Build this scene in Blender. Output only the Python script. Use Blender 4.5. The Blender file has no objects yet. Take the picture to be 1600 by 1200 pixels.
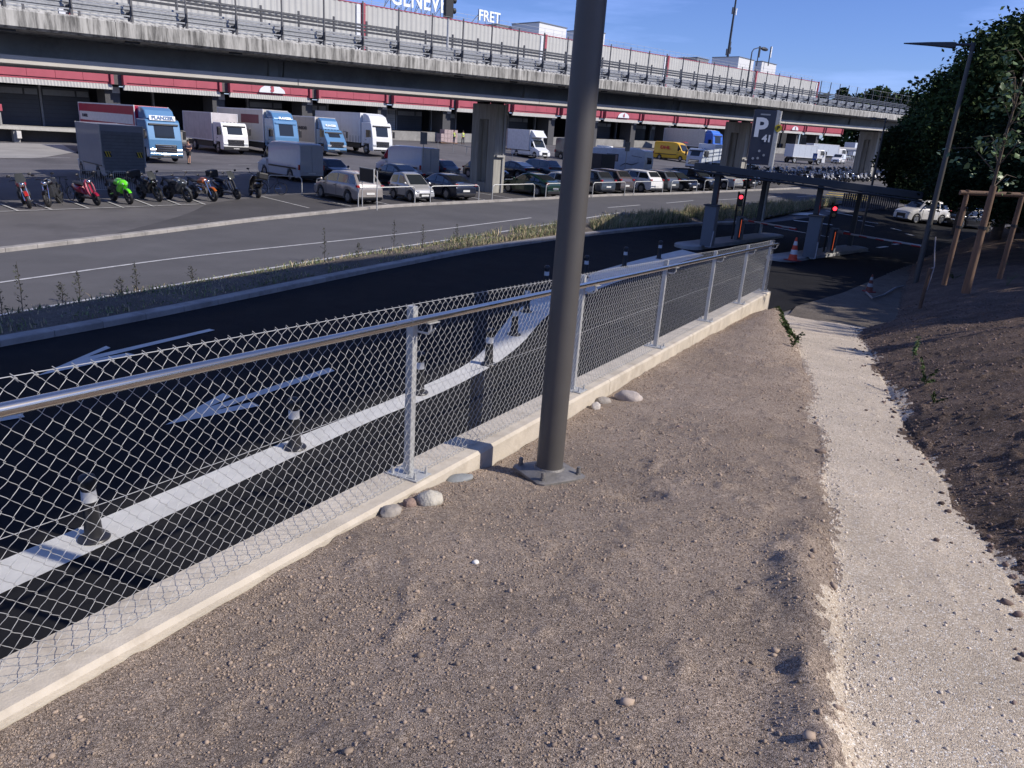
import bpy, math, random
import numpy as np
from mathutils import Vector, Matrix
random.seed(7); RNG=np.random.default_rng(7)
sc=bpy.context.scene; COL=sc.collection
R=math.radians
# ---------------------------------------------------------------- camera
F,CX,CY,EYE=1150.,800.,600.,4.4
_n=np.array([-240,3420,F]); _n/=np.linalg.norm(_n)
UPc=-_n
_f=np.array([0,0,1.])-UPc[2]*UPc; _f/=np.linalg.norm(_f)
_r=np.cross(_f,UPc); _r*=np.sign(_r[0])
RM=np.array([_r,_f,UPc])                 # camera axes (x right, y down, z forward) to the world
cam=bpy.data.cameras.new('camera'); co=bpy.data.objects.new('camera',cam); COL.objects.link(co)
cam.sensor_width=36; cam.lens=F/1600*36; cam.clip_start=.05; cam.clip_end=4000
m=np.eye(4); m[:3,0]=RM@[1,0,0]; m[:3,1]=RM@[0,-1,0]; m[:3,2]=RM@[0,0,-1]; m[:3,3]=(0,0,EYE)
co.matrix_world=Matrix(m.tolist()); sc.camera=co
# ---------------------------------------------------------------- light
SUN_EL=R(38.5); SX,SY=.955,-.297          # horizontal direction towards the sun
w=bpy.data.worlds.new('World'); sc.world=w; w.use_nodes=True
nt=w.node_tree; bg=nt.nodes['Background']
sky=nt.nodes.new('ShaderNodeTexSky'); sky.sky_type='NISHITA'; sky.sun_disc=False
sky.sun_elevation=SUN_EL; sky.sun_rotation=math.atan2(SX,SY); sky.altitude=400; sky.air_density=1.0; sky.dust_density=.35; sky.ozone_density=3.2
tc=nt.nodes.new('ShaderNodeTexCoord'); mp=nt.nodes.new('ShaderNodeMapping'); mp.inputs['Scale'].default_value=(1.2,1.2,9); mp.inputs['Rotation'].default_value=(0,R(6),R(20))
no=nt.nodes.new('ShaderNodeTexNoise'); no.inputs['Scale'].default_value=2.2; no.inputs['Detail'].default_value=7; no.inputs['Roughness'].default_value=.6
rp=nt.nodes.new('ShaderNodeValToRGB'); rp.color_ramp.elements[0].position=.46; rp.color_ramp.elements[0].color=(0,0,0,1); rp.color_ramp.elements[1].position=.82; rp.color_ramp.elements[1].color=(.42,.42,.42,1)
mx=nt.nodes.new('ShaderNodeMixRGB'); mx.inputs[2].default_value=(9,10.5,13,1)
L=nt.links.new
L(tc.outputs['Generated'],mp.inputs[0]); L(mp.outputs[0],no.inputs[0]); L(no.outputs[0],rp.inputs[0]); L(rp.outputs[0],mx.inputs[0]); L(sky.outputs[0],mx.inputs[1])
tint=nt.nodes.new('ShaderNodeMixRGB'); tint.blend_type='MULTIPLY'; tint.inputs[0].default_value=1; tint.inputs[2].default_value=(.74,.86,1.36,1)
L(mx.outputs[0],tint.inputs[1]); L(tint.outputs[0],bg.inputs[0]); bg.inputs[1].default_value=.105
sun=bpy.data.lights.new('sun','SUN'); sun.energy=5.0; sun.angle=R(.53); sun.color=(1,.925,.825)
so=bpy.data.objects.new('sun',sun); COL.objects.link(so)
sd=Vector((SX*math.cos(SUN_EL),SY*math.cos(SUN_EL),math.sin(SUN_EL))); so.rotation_euler=sd.to_track_quat('Z','Y').to_euler()
sc.view_settings.view_transform='Standard'; sc.view_settings.look='None'; sc.view_settings.exposure=0; sc.view_settings.gamma=1
# ---------------------------------------------------------------- the lie of the land
UU=np.array([.6983,.7158]); NN=np.array([-.7158,.6983])   # along / across the viaduct
def S(t): t=np.clip(t,0,1); return t*t*(3-2*t)
def T(x,y):
    u=UU[0]*x+UU[1]*y; v=NN[0]*x+NN[1]*y
    uc=np.minimum(u,150+np.log1p(np.maximum(u-150,0)/40)*12)
    vc=np.minimum(v,120)
    z=.35+.021*(uc-20)+.012*(vc-35)+.042*np.clip(vc-58,0,24)*S((uc-28)/30)
    z=np.where(z>.3,z,.3*np.exp(np.minimum((z-.3)/.3,0)))
    return z*S((v-14)/16)
def XY(u,v): return (UU[0]*u+NN[0]*v, UU[1]*u+NN[1]*v)
def P3(u,v,dz=0): x,y=XY(u,v); return (x,y,float(T(x,y))+dz)
def ray(px,py): return RM@np.array([px-CX,py-CY,F])
def hit(px,py,dz=0.):
    d=ray(px,py); d=d/np.hypot(d[0],d[1])
    t=np.linspace(3,260,5000); z=EYE+d[2]*t-T(d[0]*t,d[1]*t)-dz
    i=np.argmax(z<0) if (z<0).any() else 4999
    a,b=t[max(i-1,0)],t[i]
    for _ in range(30):
        c=(a+b)/2
        if EYE+d[2]*c-T(d[0]*c,d[1]*c)-dz<0: b=c
        else: a=c
    return d[0]*a,d[1]*a,float(T(d[0]*a,d[1]*a))+dz
def uvof(x,y): return UU[0]*x+UU[1]*y, NN[0]*x+NN[1]*y
def atV(px,py,V): d=ray(px,py); t=V/(d[:2]@NN); return float((d*t)[:2]@UU), EYE+d[2]*t
def at_r(px,py,r): d=ray(px,py); d=d/np.hypot(d[0],d[1]); return d[0]*r,d[1]*r,EYE+d[2]*r
# embankment coordinates: s along the fence, w to its right
SD=np.array([.45,.893]); WD=np.array([.893,-.45])
def SW(s,w): return SD[0]*s+WD[0]*w, SD[1]*s+WD[1]*w
def zw(s): return 2.2-.0576*(s-3.72)
def zp(s): return np.interp(s,[-12,-5,0,3,6,10,14,17,19.5,22.5,60],[3.4,3.05,2.72,2.4,2.1,1.69,1.2,.78,.42,.06,.02])
def wl(s): return np.interp(s,[-12,2.3,3.8,6.4,9.4,14.6,19.8,23,60],[.6,.21,.04,-.23,-.64,-1.43,-2.4,-3.2,-3.2])
def wr(s): return np.interp(s,[-12,0,4.2,5.7,7.7,10.6,17,21,24,60],[1.9,1.5,.95,.75,.46,.2,-.3,-.45,.3,1.2])
def zb(s): return zw(s)+np.interp(s,[-12,1,2.2,3.0,3.9,4.6,11,16,17.8,19],[-.09,-.07,-.035,-.03,-.09,-.19,-.16,-.28,-.5,-.7])
def E(s,w):
    a,b=wl(s),wr(s); zc=zp(s)
    t=np.clip((w+2.45)/np.maximum(a+2.45,.05),0,1)
    end=S((19.3-s)/1.6)
    zbm=zb(s)*end+zc*(1-end)
    bulge=(.05+.22*S((s-9)/5))*end*np.sin(np.pi*np.clip(t,0,1)**1.3)
    zl=zbm*(1-S(t))+zc*S(t)+bulge
    cap=1.9+1.6*S((34-s)/30)
    rise=.52*np.maximum(w-b,0); room=np.maximum(cap,zc+.35)-zc
    zr=zc+room*(1-np.exp(-rise/room))
    return np.where(w<a,zl,np.where(w>b,zr,zc))
# ---------------------------------------------------------------- tagging
def tag(o,label=None,cat=None,group=None,kind=None):
    if label: o['label']=label
    if cat: o['category']=cat
    if group: o['group']=group
    if kind: o['kind']=kind
    return o
def thing(name,label,cat,loc=(0,0,0),rz=0,group=None):
    o=bpy.data.objects.new(name,None); COL.objects.link(o); o.location=loc; o.rotation_euler=(0,0,rz); o.empty_display_size=.2
    return tag(o,label,cat,group)
def copy_tree(o,parent=None):
    c=o.copy(); COL.objects.link(c); c.parent=parent
    for ch in [x for x in CH.get(o.name,[])]:
        k=copy_tree(ch,c); CH.setdefault(c.name,[]).append(k)
    return c
CH={}
def link(name,me,parent=None,mt=None,smooth=False,bevel=0):
    o=bpy.data.objects.new(name,me); COL.objects.link(o)
    if mt: me.materials.append(mt)
    if smooth:
        me.polygons.foreach_set('use_smooth',[True]*len(me.polygons)); me.set_sharp_from_angle(angle=R(38))
    if bevel:
        b=o.modifiers.new('bevel','BEVEL'); b.width=bevel; b.segments=2; b.limit_method='ANGLE'; b.angle_limit=R(40)
    if parent: o.parent=parent; CH.setdefault(parent.name,[]).append(o)
    return o
# ---------------------------------------------------------------- mesh builder
class MB:
    def __init__(s): s.v=[]; s.f=[]
    def add(s,vs,fs):
        n=len(s.v); s.v+= [tuple(map(float,p)) for p in vs]; s.f+=[tuple(i+n for i in f) for f in fs]; return s
    def box(s,x0,x1,y0,y1,z0,z1):
        return s.add([(x0,y0,z0),(x1,y0,z0),(x1,y1,z0),(x0,y1,z0),(x0,y0,z1),(x1,y0,z1),(x1,y1,z1),(x0,y1,z1)],
            [(0,3,2,1),(4,5,6,7),(0,1,5,4),(1,2,6,5),(2,3,7,6),(3,0,4,7)])
    def hexa(s,p): return s.add(p,[(0,3,2,1),(4,5,6,7),(0,1,5,4),(1,2,6,5),(2,3,7,6),(3,0,4,7)])
    def rbox(s,c,size,rot=(0,0,0)):
        m=Matrix.Translation(c)@(Matrix.Rotation(rot[2],4,'Z')@Matrix.Rotation(rot[1],4,'Y')@Matrix.Rotation(rot[0],4,'X'))
        a,b,d=[q/2 for q in size]
        return s.hexa([m@Vector(q) for q in ((-a,-b,-d),(a,-b,-d),(a,b,-d),(-a,b,-d),(-a,-b,d),(a,-b,d),(a,b,d),(-a,b,d))])
    def cyl(s,a,b,r,r2=None,n=12,cap=True):
        r2=r if r2 is None else r2; a,b=Vector(a),Vector(b); d=(b-a).normalized()
        x=d.orthogonal().normalized(); y=d.cross(x); vs=[];fs=[]
        for p,q in ((a,r),(b,r2)):
            for i in range(n):
                t=2*math.pi*i/n; vs.append(p+x*q*math.cos(t)+y*q*math.sin(t))
        for i in range(n): j=(i+1)%n; fs.append((i,j,n+j,n+i))
        if cap: fs+= [tuple(range(n))[::-1],tuple(range(n,2*n))]
        return s.add(vs,fs)
    def tube(s,pts,r,n=6,cap=True):
        pts=[Vector(p) for p in pts]; rs=r if isinstance(r,(list,tuple)) else [r]*len(pts); vs=[];fs=[]; x=None
        for i,p in enumerate(pts):
            d=(pts[min(i+1,len(pts)-1)]-pts[max(i-1,0)]).normalized()
            x=d.orthogonal().normalized() if x is None else (x-d*x.dot(d)).normalized()
            y=d.cross(x)
            for k in range(n): t=2*math.pi*k/n; vs.append(p+x*rs[i]*math.cos(t)+y*rs[i]*math.sin(t))
        for i in range(len(pts)-1):
            for k in range(n): j=(k+1)%n; fs.append((i*n+k,i*n+j,(i+1)*n+j,(i+1)*n+k))
        if cap: fs+=[tuple(range(n))[::-1],tuple(range((len(pts)-1)*n,len(pts)*n))]
        return s.add(vs,fs)
    def loft(s,rings,cap=True,closed=True):
        n=len(rings[0]); vs=[p for r in rings for p in r]; fs=[]
        for i in range(len(rings)-1):
            for k in range(n if closed else n-1):
                j=(k+1)%n; fs.append((i*n+k,i*n+j,(i+1)*n+j,(i+1)*n+k))
        if cap and closed: fs+=[tuple(range(n))[::-1],tuple(range((len(rings)-1)*n,len(rings)*n))]
        return s.add(vs,fs)
    def prism(s,poly,ax,a,b):
        "polygon in the plane across axis ax, extruded from a to b"
        def P(p,t): return {0:(t,p[0],p[1]),1:(p[0],t,p[1]),2:(p[0],p[1],t)}[ax]
        n=len(poly); vs=[P(p,a) for p in poly]+[P(p,b) for p in poly]
        fs=[tuple(range(n))[::-1],tuple(range(n,2*n))]+[(i,(i+1)%n,n+(i+1)%n,n+i) for i in range(n)]
        return s.add(vs,fs)
    def ell(s,c,rx,ry,rz,nu=12,nv=8,jit=0):
        vs=[];fs=[]
        for i in range(nv+1):
            ph=math.pi*i/nv
            for k in range(nu):
                t=2*math.pi*k/nu; q=1+random.uniform(-jit,jit)
                vs.append((c[0]+rx*q*math.sin(ph)*math.cos(t),c[1]+ry*q*math.sin(ph)*math.sin(t),c[2]+rz*q*math.cos(ph)))
        for i in range(nv):
            for k in range(nu): j=(k+1)%nu; fs.append((i*nu+k,(i+1)*nu+k,(i+1)*nu+j,i*nu+j))
        return s.add(vs,fs)
    def torus(s,c,Rr,r,ax=1,n=20,k=8,sq=1):
        pts=[];rings=[]
        for i in range(n+1):
            t=2*math.pi*i/n; ring=[]
            for j in range(k):
                q=2*math.pi*j/k; a=Rr+r*math.cos(q); b=r*sq*math.sin(q)
                p={1:(a*math.cos(t),b,a*math.sin(t)),0:(b,a*math.cos(t),a*math.sin(t)),2:(a*math.cos(t),a*math.sin(t),b)}[ax]
                ring.append((c[0]+p[0],c[1]+p[1],c[2]+p[2]))
            rings.append(ring)
        return s.loft(rings,cap=False)
    def sheared(s,u0,u1,v0,v1,z0,z1,k=.0247):
        "box in viaduct coordinates whose levels climb with u"
        q=[]
        for z in (z0,z1):
            for (u,v) in ((u0,v0),(u1,v0),(u1,v1),(u0,v1)): x,y=XY(u,v); q.append((x,y,z+k*u))
        return s.hexa(q)
    def build(s,name,mt,parent=None,smooth=False,bevel=0,fix=True):
        me=bpy.data.meshes.new(name); me.from_pydata(s.v,[],s.f); 
        if fix:
            import bmesh
            bm=bmesh.new(); bm.from_mesh(me); bmesh.ops.recalc_face_normals(bm,faces=bm.faces); bm.to_mesh(me); bm.free()
        me.update()
        return link(name,me,parent,mt,smooth,bevel)
def npmesh(name,V,Fq,mt=None,parent=None,smooth=False):
    me=bpy.data.meshes.new(name); V=np.asarray(V,np.float32); Fq=np.asarray(Fq,np.int32); k=Fq.shape[1]
    me.vertices.add(len(V)); me.vertices.foreach_set('co',V.ravel())
    me.loops.add(Fq.size); me.loops.foreach_set('vertex_index',Fq.ravel())
    me.polygons.add(len(Fq)); me.polygons.foreach_set('loop_start',np.arange(0,Fq.size,k,dtype=np.int32)); 
    me.update(calc_edges=True)
    if mt: me.materials.append(mt)
    if smooth: me.polygons.foreach_set('use_smooth',np.ones(len(Fq),bool))
    o=bpy.data.objects.new(name,me); COL.objects.link(o)
    if parent: o.parent=parent; CH.setdefault(parent.name,[]).append(o)
    return o
def text_mesh(txt,size,depth=.02,bold=0.0,align='CENTER',spacing=1.0,sx=1.0):
    cu=bpy.data.curves.new('lettering','FONT'); cu.body=txt; cu.size=size; cu.extrude=depth/2; cu.offset=bold; cu.align_x=align; cu.align_y='CENTER'; cu.space_character=spacing; cu.resolution_u=3
    ob=bpy.data.objects.new('tmp',cu); COL.objects.link(ob)
    dg=bpy.context.evaluated_depsgraph_get(); me=bpy.data.meshes.new_from_object(ob.evaluated_get(dg)); bpy.data.objects.remove(ob)
    if sx!=1:
        for v in me.vertices: v.co.x*=sx
    return me
def text(name,txt,size,mt,parent,loc,xdir,updir,**k):
    "lettering whose reading direction is xdir and up is updir (parent-local)"
    me=text_mesh(txt,size,**k); X=Vector(xdir).normalized(); Y=(Vector(updir)-X*Vector(updir).dot(X)).normalized(); Z=X.cross(Y)
    M=Matrix(((X.x,Y.x,Z.x,loc[0]),(X.y,Y.y,Z.y,loc[1]),(X.z,Y.z,Z.z,loc[2]),(0,0,0,1)))
    me.transform(M); return link(name,me,parent,mt)
# ---------------------------------------------------------------- materials
MATS={}
def M(name,col=(.5,.5,.5),rough=.6,metal=0,var=.12,vs=4.,bump=0.,bs=60.,coat=0.,emit=0.,spec=.5,world=False,dirt=None,stretch=None,island=0.):
    if name in MATS: return MATS[name]
    mt=bpy.data.materials.new(name); mt.use_nodes=True; t=mt.node_tree; b=t.nodes['Principled BSDF']; l=t.links.new
    b.inputs['Roughness'].default_value=rough; b.inputs['Metallic'].default_value=metal; b.inputs['Specular IOR Level'].default_value=spec
    if coat: b.inputs['Coat Weight'].default_value=coat; b.inputs['Coat Roughness'].default_value=.06
    if world:
        g=t.nodes.new('ShaderNodeNewGeometry'); src=g.outputs['Position']
    else:
        g=t.nodes.new('ShaderNodeTexCoord'); src=g.outputs['Object']
    if stretch:
        mpn=t.nodes.new('ShaderNodeMapping'); mpn.inputs['Scale'].default_value=stretch; l(src,mpn.inputs[0]); srcc=mpn.outputs[0]
    else: srcc=src
    nz=t.nodes.new('ShaderNodeTexNoise'); nz.inputs['Scale'].default_value=vs; nz.inputs['Detail'].default_value=6; nz.inputs['Roughness'].default_value=.65; l(srcc,nz.inputs['Vector'])
    mr=t.nodes.new('ShaderNodeMapRange'); mr.inputs['From Min'].default_value=.3; mr.inputs['From Max'].default_value=.7; mr.inputs['To Min'].default_value=1-var; mr.inputs['To Max'].default_value=1+var; l(nz.outputs[0],mr.inputs[0])
    hs=t.nodes.new('ShaderNodeHueSaturation'); hs.inputs['Color'].default_value=(*col,1); l(mr.outputs[0],hs.inputs['Value'])
    out=hs.outputs[0]
    if dirt:
        mxx=t.nodes.new('ShaderNodeMixRGB'); mxx.inputs[2].default_value=(*dirt[0],1)
        n2=t.nodes.new('ShaderNodeTexNoise'); n2.inputs['Scale'].default_value=dirt[1]; n2.inputs['Detail'].default_value=8; n2.inputs['Roughness'].default_value=.7; l(srcc,n2.inputs['Vector'])
        m2=t.nodes.new('ShaderNodeMapRange'); m2.inputs['From Min'].default_value=dirt[2]; m2.inputs['From Max'].default_value=dirt[3]; m2.inputs['To Max'].default_value=dirt[4]; l(n2.outputs[0],m2.inputs[0]); l(m2.outputs[0],mxx.inputs[0]); l(out,mxx.inputs[1]); out=mxx.outputs[0]
    if island:
        gg=t.nodes.new('ShaderNodeNewGeometry'); h2=t.nodes.new('ShaderNodeHueSaturation'); m3=t.nodes.new('ShaderNodeMapRange'); m3.inputs['To Min'].default_value=1-island; m3.inputs['To Max'].default_value=1+island*1.4
        l(gg.outputs['Random Per Island'],m3.inputs[0]); l(m3.outputs[0],h2.inputs['Value']); l(out,h2.inputs['Color']); out=h2.outputs[0]
    l(out,b.inputs['Base Color'])
    if bump:
        nb=t.nodes.new('ShaderNodeTexNoise'); nb.inputs['Scale'].default_value=bs; nb.inputs['Detail'].default_value=5; l(src,nb.inputs['Vector'])
        bn=t.nodes.new('ShaderNodeBump'); bn.inputs['Strength'].default_value=min(bump,1); bn.inputs['Distance'].default_value=.02; l(nb.outputs[0],bn.inputs['Height']); l(bn.outputs[0],b.inputs['Normal'])
    if emit: b.inputs['Emission Color'].default_value=(*col,1); b.inputs['Emission Strength'].default_value=emit
    MATS[name]=mt; return mt
def grain(name,c1,c2,scale,dist,big=(.75,1.15),speck=None,rough=.9,big_s=1.3):
    "granular ground: two sizes of stone with their own shades, pressed into finer grit"
    mt=bpy.data.materials.new(name); mt.use_nodes=True; t=mt.node_tree; b=t.nodes['Principled BSDF']; l=t.links.new; b.inputs['Roughness'].default_value=rough; b.inputs['Specular IOR Level'].default_value=.25
    g=t.nodes.new('ShaderNodeNewGeometry').outputs['Position']
    v1=t.nodes.new('ShaderNodeTexVoronoi'); v1.inputs['Scale'].default_value=scale; l(g,v1.inputs['Vector'])
    v2=t.nodes.new('ShaderNodeTexVoronoi'); v2.inputs['Scale'].default_value=scale*2.7; l(g,v2.inputs['Vector'])
    sep=t.nodes.new('ShaderNodeSeparateColor'); l(v1.outputs['Color'],sep.inputs[0])
    cr=t.nodes.new('ShaderNodeValToRGB'); e=cr.color_ramp.elements; e[0].color=(*c1,1); e[1].color=(*c2,1); e[0].position=.1; e[1].position=.85
    if speck: q=e.new(.97); q.color=(*speck,1)
    l(sep.outputs[0],cr.inputs[0])
    sep2=t.nodes.new('ShaderNodeSeparateColor'); l(v2.outputs['Color'],sep2.inputs[0])
    n=t.nodes.new('ShaderNodeTexNoise'); n.inputs['Scale'].default_value=big_s; n.inputs['Detail'].default_value=7; n.inputs['Roughness'].default_value=.62; l(g,n.inputs['Vector'])
    mr=t.nodes.new('ShaderNodeMapRange'); mr.inputs['From Min'].default_value=.32; mr.inputs['From Max'].default_value=.68; mr.inputs['To Min'].default_value=big[0]; mr.inputs['To Max'].default_value=big[1]; l(n.outputs[0],mr.inputs[0])
    mr2=t.nodes.new('ShaderNodeMapRange'); mr2.inputs['To Min'].default_value=.72; mr2.inputs['To Max'].default_value=1.28; l(sep2.outputs[1],mr2.inputs[0])
    mu=t.nodes.new('ShaderNodeMath'); mu.operation='MULTIPLY'; l(mr.outputs[0],mu.inputs[0]); l(mr2.outputs[0],mu.inputs[1])
    hs=t.nodes.new('ShaderNodeHueSaturation'); l(cr.outputs[0],hs.inputs['Color']); l(mu.outputs[0],hs.inputs['Value']); l(hs.outputs[0],b.inputs['Base Color'])
    b1=t.nodes.new('ShaderNodeBump'); b1.inputs['Strength'].default_value=1; b1.inputs['Distance'].default_value=dist; b1.invert=True; l(v1.outputs['Distance'],b1.inputs['Height'])
    b2=t.nodes.new('ShaderNodeBump'); b2.inputs['Strength'].default_value=1; b2.inputs['Distance'].default_value=dist*.45; b2.invert=True; l(v2.outputs['Distance'],b2.inputs['Height']); l(b1.outputs[0],b2.inputs['Normal']); l(b2.outputs[0],b.inputs['Normal'])
    MATS[name]=mt; return mt
asph_new=M('new_asphalt',(.015,.015,.0165),.9,var=.18,vs=1.2,bump=.5,bs=180,world=True,spec=.14,dirt=((.03,.029,.028),.7,.5,.72,.55))
asph_road=M('worn_asphalt',(.105,.103,.108),.85,var=.14,vs=.35,bump=.3,bs=120,world=True,spec=.3,stretch=(1,1,1),dirt=((.07,.07,.075),.18,.5,.7,.6))
asph_lot=M('lot_asphalt',(.125,.12,.125),.85,var=.15,vs=.3,bump=.2,bs=90,world=True,spec=.3,dirt=((.07,.068,.072),.12,.5,.62,.7))
asph_lot2=M('dark_lot_asphalt',(.075,.072,.076),.85,var=.15,vs=.5,bump=.2,bs=90,world=True,spec=.3)
paint_w=M('road_paint',(.7,.69,.65),.75,var=.12,vs=3,bump=.9,bs=160,world=True,dirt=((.25,.26,.28),30,.6,.75,.5))
paint_old=M('worn_paint',(.48,.48,.48),.7,var=.2,vs=4,world=True,dirt=((.16,.16,.16),6,.5,.7,.6))
paint_y=M('yellow_paint',(.62,.46,.08),.7,var=.2,vs=3,world=True)
kerb_m=M('kerb_stone',(.33,.31,.29),.85,var=.2,vs=2,bump=.3,bs=80,world=True,dirt=((.15,.14,.13),1.5,.5,.7,.6))
conc_cream=M('cream_concrete',(.52,.465,.385),.85,var=.14,vs=3,bump=.22,bs=80,world=True,dirt=((.3,.25,.19),4,.5,.72,.6),spec=.3)
conc=M('concrete',(.27,.265,.255),.88,var=.18,vs=1.1,bump=.25,bs=40,world=True,dirt=((.12,.12,.12),.8,.5,.75,.6),spec=.3)
conc_dark=M('girder_concrete',(.32,.32,.31),.88,var=.15,vs=.9,world=True,dirt=((.1,.1,.1),.5,.5,.75,.6),spec=.3)
conc_stain=M('streaked_concrete',(.42,.41,.38),.88,var=.25,vs=1.,world=True,stretch=(3.2,3.2,.35),dirt=((.06,.058,.055),1.5,.44,.62,.85),spec=.3)
galv=M('galvanised_steel',(.47,.475,.47),.55,.35,var=.15,vs=25)
galv_d=M('weathered_galvanised_steel',(.32,.33,.34),.5,.6,var=.2,vs=9)
wire_m=M('galvanised_wire',(.5,.5,.49),.5,.4,var=.05)
steel=M('brushed_stainless',(.66,.61,.55),.24,1.,var=.04,vs=3)
pole_m=M('grey_brown_paint',(.082,.076,.071),.5,.1,var=.06,vs=5)
plate_m=M('dusty_plate',(.2,.19,.18),.6,.4,var=.3,vs=14,bump=.2,bs=60)
black=M('black_rubber',(.018,.018,.02),.55,var=.2,vs=10)
blackp=M('black_plastic',(.022,.022,.026),.4,var=.1)
dark=M('dark_grey_metal',(.05,.052,.058),.5,.3,var=.1)
refl=M('reflective_band',(.6,.61,.63),.35,var=.04)
glass=M('dark_glass',(.015,.018,.022),.06,0,var=.05,spec=.8,coat=.6)
glass_l=M('sky_glass',(.02,.025,.03),.06,0,var=.05,spec=.6,coat=.0)
chrome=M('chrome',(.8,.8,.82),.12,1.,var=.02)
whitep=M('white_paint',(.72,.73,.74),.35,var=.05,vs=2,coat=.3)
whitet=M('white_tarpaulin',(.66,.67,.68),.55,var=.06,vs=1.5,bump=.2,bs=5)
bluep=M('light_blue_paint',(.1,.24,.42),.3,var=.04,coat=.5)
redp=M('wine_red_paint',(.36,.012,.05),.4,var=.08,vs=2)
fascia=M('faded_red_fascia',(.38,.075,.1),.6,var=.12,vs=.7,world=True,dirt=((.3,.06,.08),.3,.5,.7,.5))
wood=M('round_timber',(.15,.088,.055),.75,var=.3,vs=12,stretch=(1,1,.15),bump=.3,bs=40)
leaf=M('leaf_green',(.036,.058,.018),.75,var=.4,vs=.6,world=True,island=.45,spec=.12)
leaf_l=M('light_leaf_green',(.1,.15,.06),.45,var=.3,vs=.8,world=True,island=.4,spec=.4)
leaf_d=M('dark_leaf_green',(.015,.026,.01),.8,var=.4,vs=.5,world=True,island=.5,spec=.08)
bark=M('bark',(.1,.075,.055),.9,var=.3,vs=8,bump=.6,bs=20)
red_lamp=M('red_signal',(1,.03,.05),.4,emit=4.,var=0)
led=M('led_strip',(1,.16,.04),.4,emit=.7,var=0)
orange=M('cone_orange',(.65,.07,.03),.5,var=.1)
berm_m=grain('gravelly_soil',(.27,.208,.162),(.55,.44,.352),135,.009,(.78,1.15),speck=(.6,.5,.41))
path_m=grain('crushed_limestone',(.4,.33,.255),(.64,.545,.43),150,.004,(.86,1.1),speck=(.8,.76,.7))
slope_m=grain('dark_turned_soil',(.1,.068,.05),(.24,.168,.125),95,.014,(.6,1.3),speck=(.34,.28,.25))
verge_m=grain('verge_soil',(.1,.085,.07),(.2,.17,.14),60,.01)
pebble_m=M('soil_pebbles',(.31,.24,.185),.9,var=.1,world=True,island=.3,spec=.25)
pebble_l=M('limestone_chips',(.55,.48,.4),.9,var=.1,world=True,island=.3,spec=.25)
pebble_d=M('dark_clods',(.15,.11,.095),.95,var=.2,world=True,island=.5,spec=.2)
stone_m=M('field_stone',(.3,.27,.24),.85,var=.25,vs=14,bump=.4,bs=50)
# ================================================================ GROUND
def resamp(pts,n=None,step=None):
    P=np.array([p[:2] for p in pts],float); d=np.r_[0,np.cumsum(np.hypot(*np.diff(P,axis=0).T))]
    if n is None: n=max(2,int(round(d[-1]/step))+1)
    # smooth the corners of the traced line
    t=np.linspace(0,d[-1],n); X=np.interp(t,d,P[:,0]); Y=np.interp(t,d,P[:,1])
    k=max(1,int(n/60)); 
    if n>12:
        for _ in range(3):
            X[1:-1]=(X[:-2]+2*X[1:-1]+X[2:])/4; Y[1:-1]=(Y[:-2]+2*Y[1:-1]+Y[2:])/4
    return np.c_[X,Y]
def ext(pts,d0=0,d1=0):
    P=[np.array(p[:2],float) for p in pts]
    if d0: q=P[0]-P[1]; P.insert(0,P[0]+q/np.linalg.norm(q)*d0)
    if d1: q=P[-1]-P[-2]; P.append(P[-1]+q/np.linalg.norm(q)*d1)
    return P
def sheet(name,A,B,mt,dz,step=.6,across=.8,kind='structure'):
    L=max(np.linalg.norm(np.diff(np.array([p[:2] for p in A]),axis=0),axis=1).sum(),np.linalg.norm(np.diff(np.array([p[:2] for p in B]),axis=0),axis=1).sum())
    n=max(2,int(L/step)+1); a=resamp(A,n); b=resamp(B,n); m=max(1,int(np.hypot(*(a-b).T).max()/across))+1
    t=np.linspace(0,1,m)[None,:,None]; G=a[:,None,:]*(1-t)+b[:,None,:]*t; Z=T(G[...,0],G[...,1])+dz
    V=np.dstack([G,Z]).reshape(-1,3); i=np.arange(n-1)[:,None]*m+np.arange(m-1)[None,:]; i=i.ravel()
    Fq=np.c_[i,i+m,i+m+1,i+1]
    p=V[Fq[0]]; nz=np.cross(p[1]-p[0],p[2]-p[1])[2]
    if nz<0: Fq=Fq[:,::-1]
    o=npmesh(name,V,Fq,mt,smooth=True)
    return tag(o,kind=kind) if kind else o
PX=lambda L: [hit(*p)[:2] for p in L]
# kerb lines traced on the ground
lane_k=ext(PX([(0,544),(200,507),(400,465),(562,430),(732,396),(860,377),(907,371),(1000,361),(1091,353),(1180,350)]),25,0)
lot_k=ext(PX([(0,396),(250,366),(400,346),(600,325),(800,315),(950,307)]),40,0)+[np.array(XY(u,33.)) for u in (52,60,68,72)]
road_lo=ext(PX([(0,497),(200,462),(400,427),(600,393),(859,354)]),30,0)+[np.array(XY(u,25.6)) for u in (45,52,60,66)]
# the asphalt yard: one sheet to the horizon
def axis(a,b,step,far):
    x=list(np.arange(a,b+1e-6,step)); k=step*1.5; p=b
    while p<far: p+=k; x.append(p); k*=1.35
    k=step*1.5; p=a; pre=[]
    while p>-far: p-=k; pre.append(p); k*=1.35
    return np.array(pre[::-1]+x)
gx=axis(-90,150,1.,2500); gy=axis(-20,190,1.,2500)
X,Y=np.meshgrid(gx,gy); Z=T(X,Y)-.012
lower=(UU[0]*X+UU[1]*Y<200)&(((SD[0]*X+SD[1]*Y)<24)&((WD[0]*X+WD[1]*Y)>-1.5)); Z=Z-.3*lower
m=len(gx); i=(np.arange(len(gy)-1)[:,None]*m+np.arange(m-1)[None,:]).ravel()
tag(npmesh('ground',np.dstack([X,Y,Z]).reshape(-1,3),np.c_[i,i+1,i+m+1,i+m],asph_lot,smooth=True),kind='structure')
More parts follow.
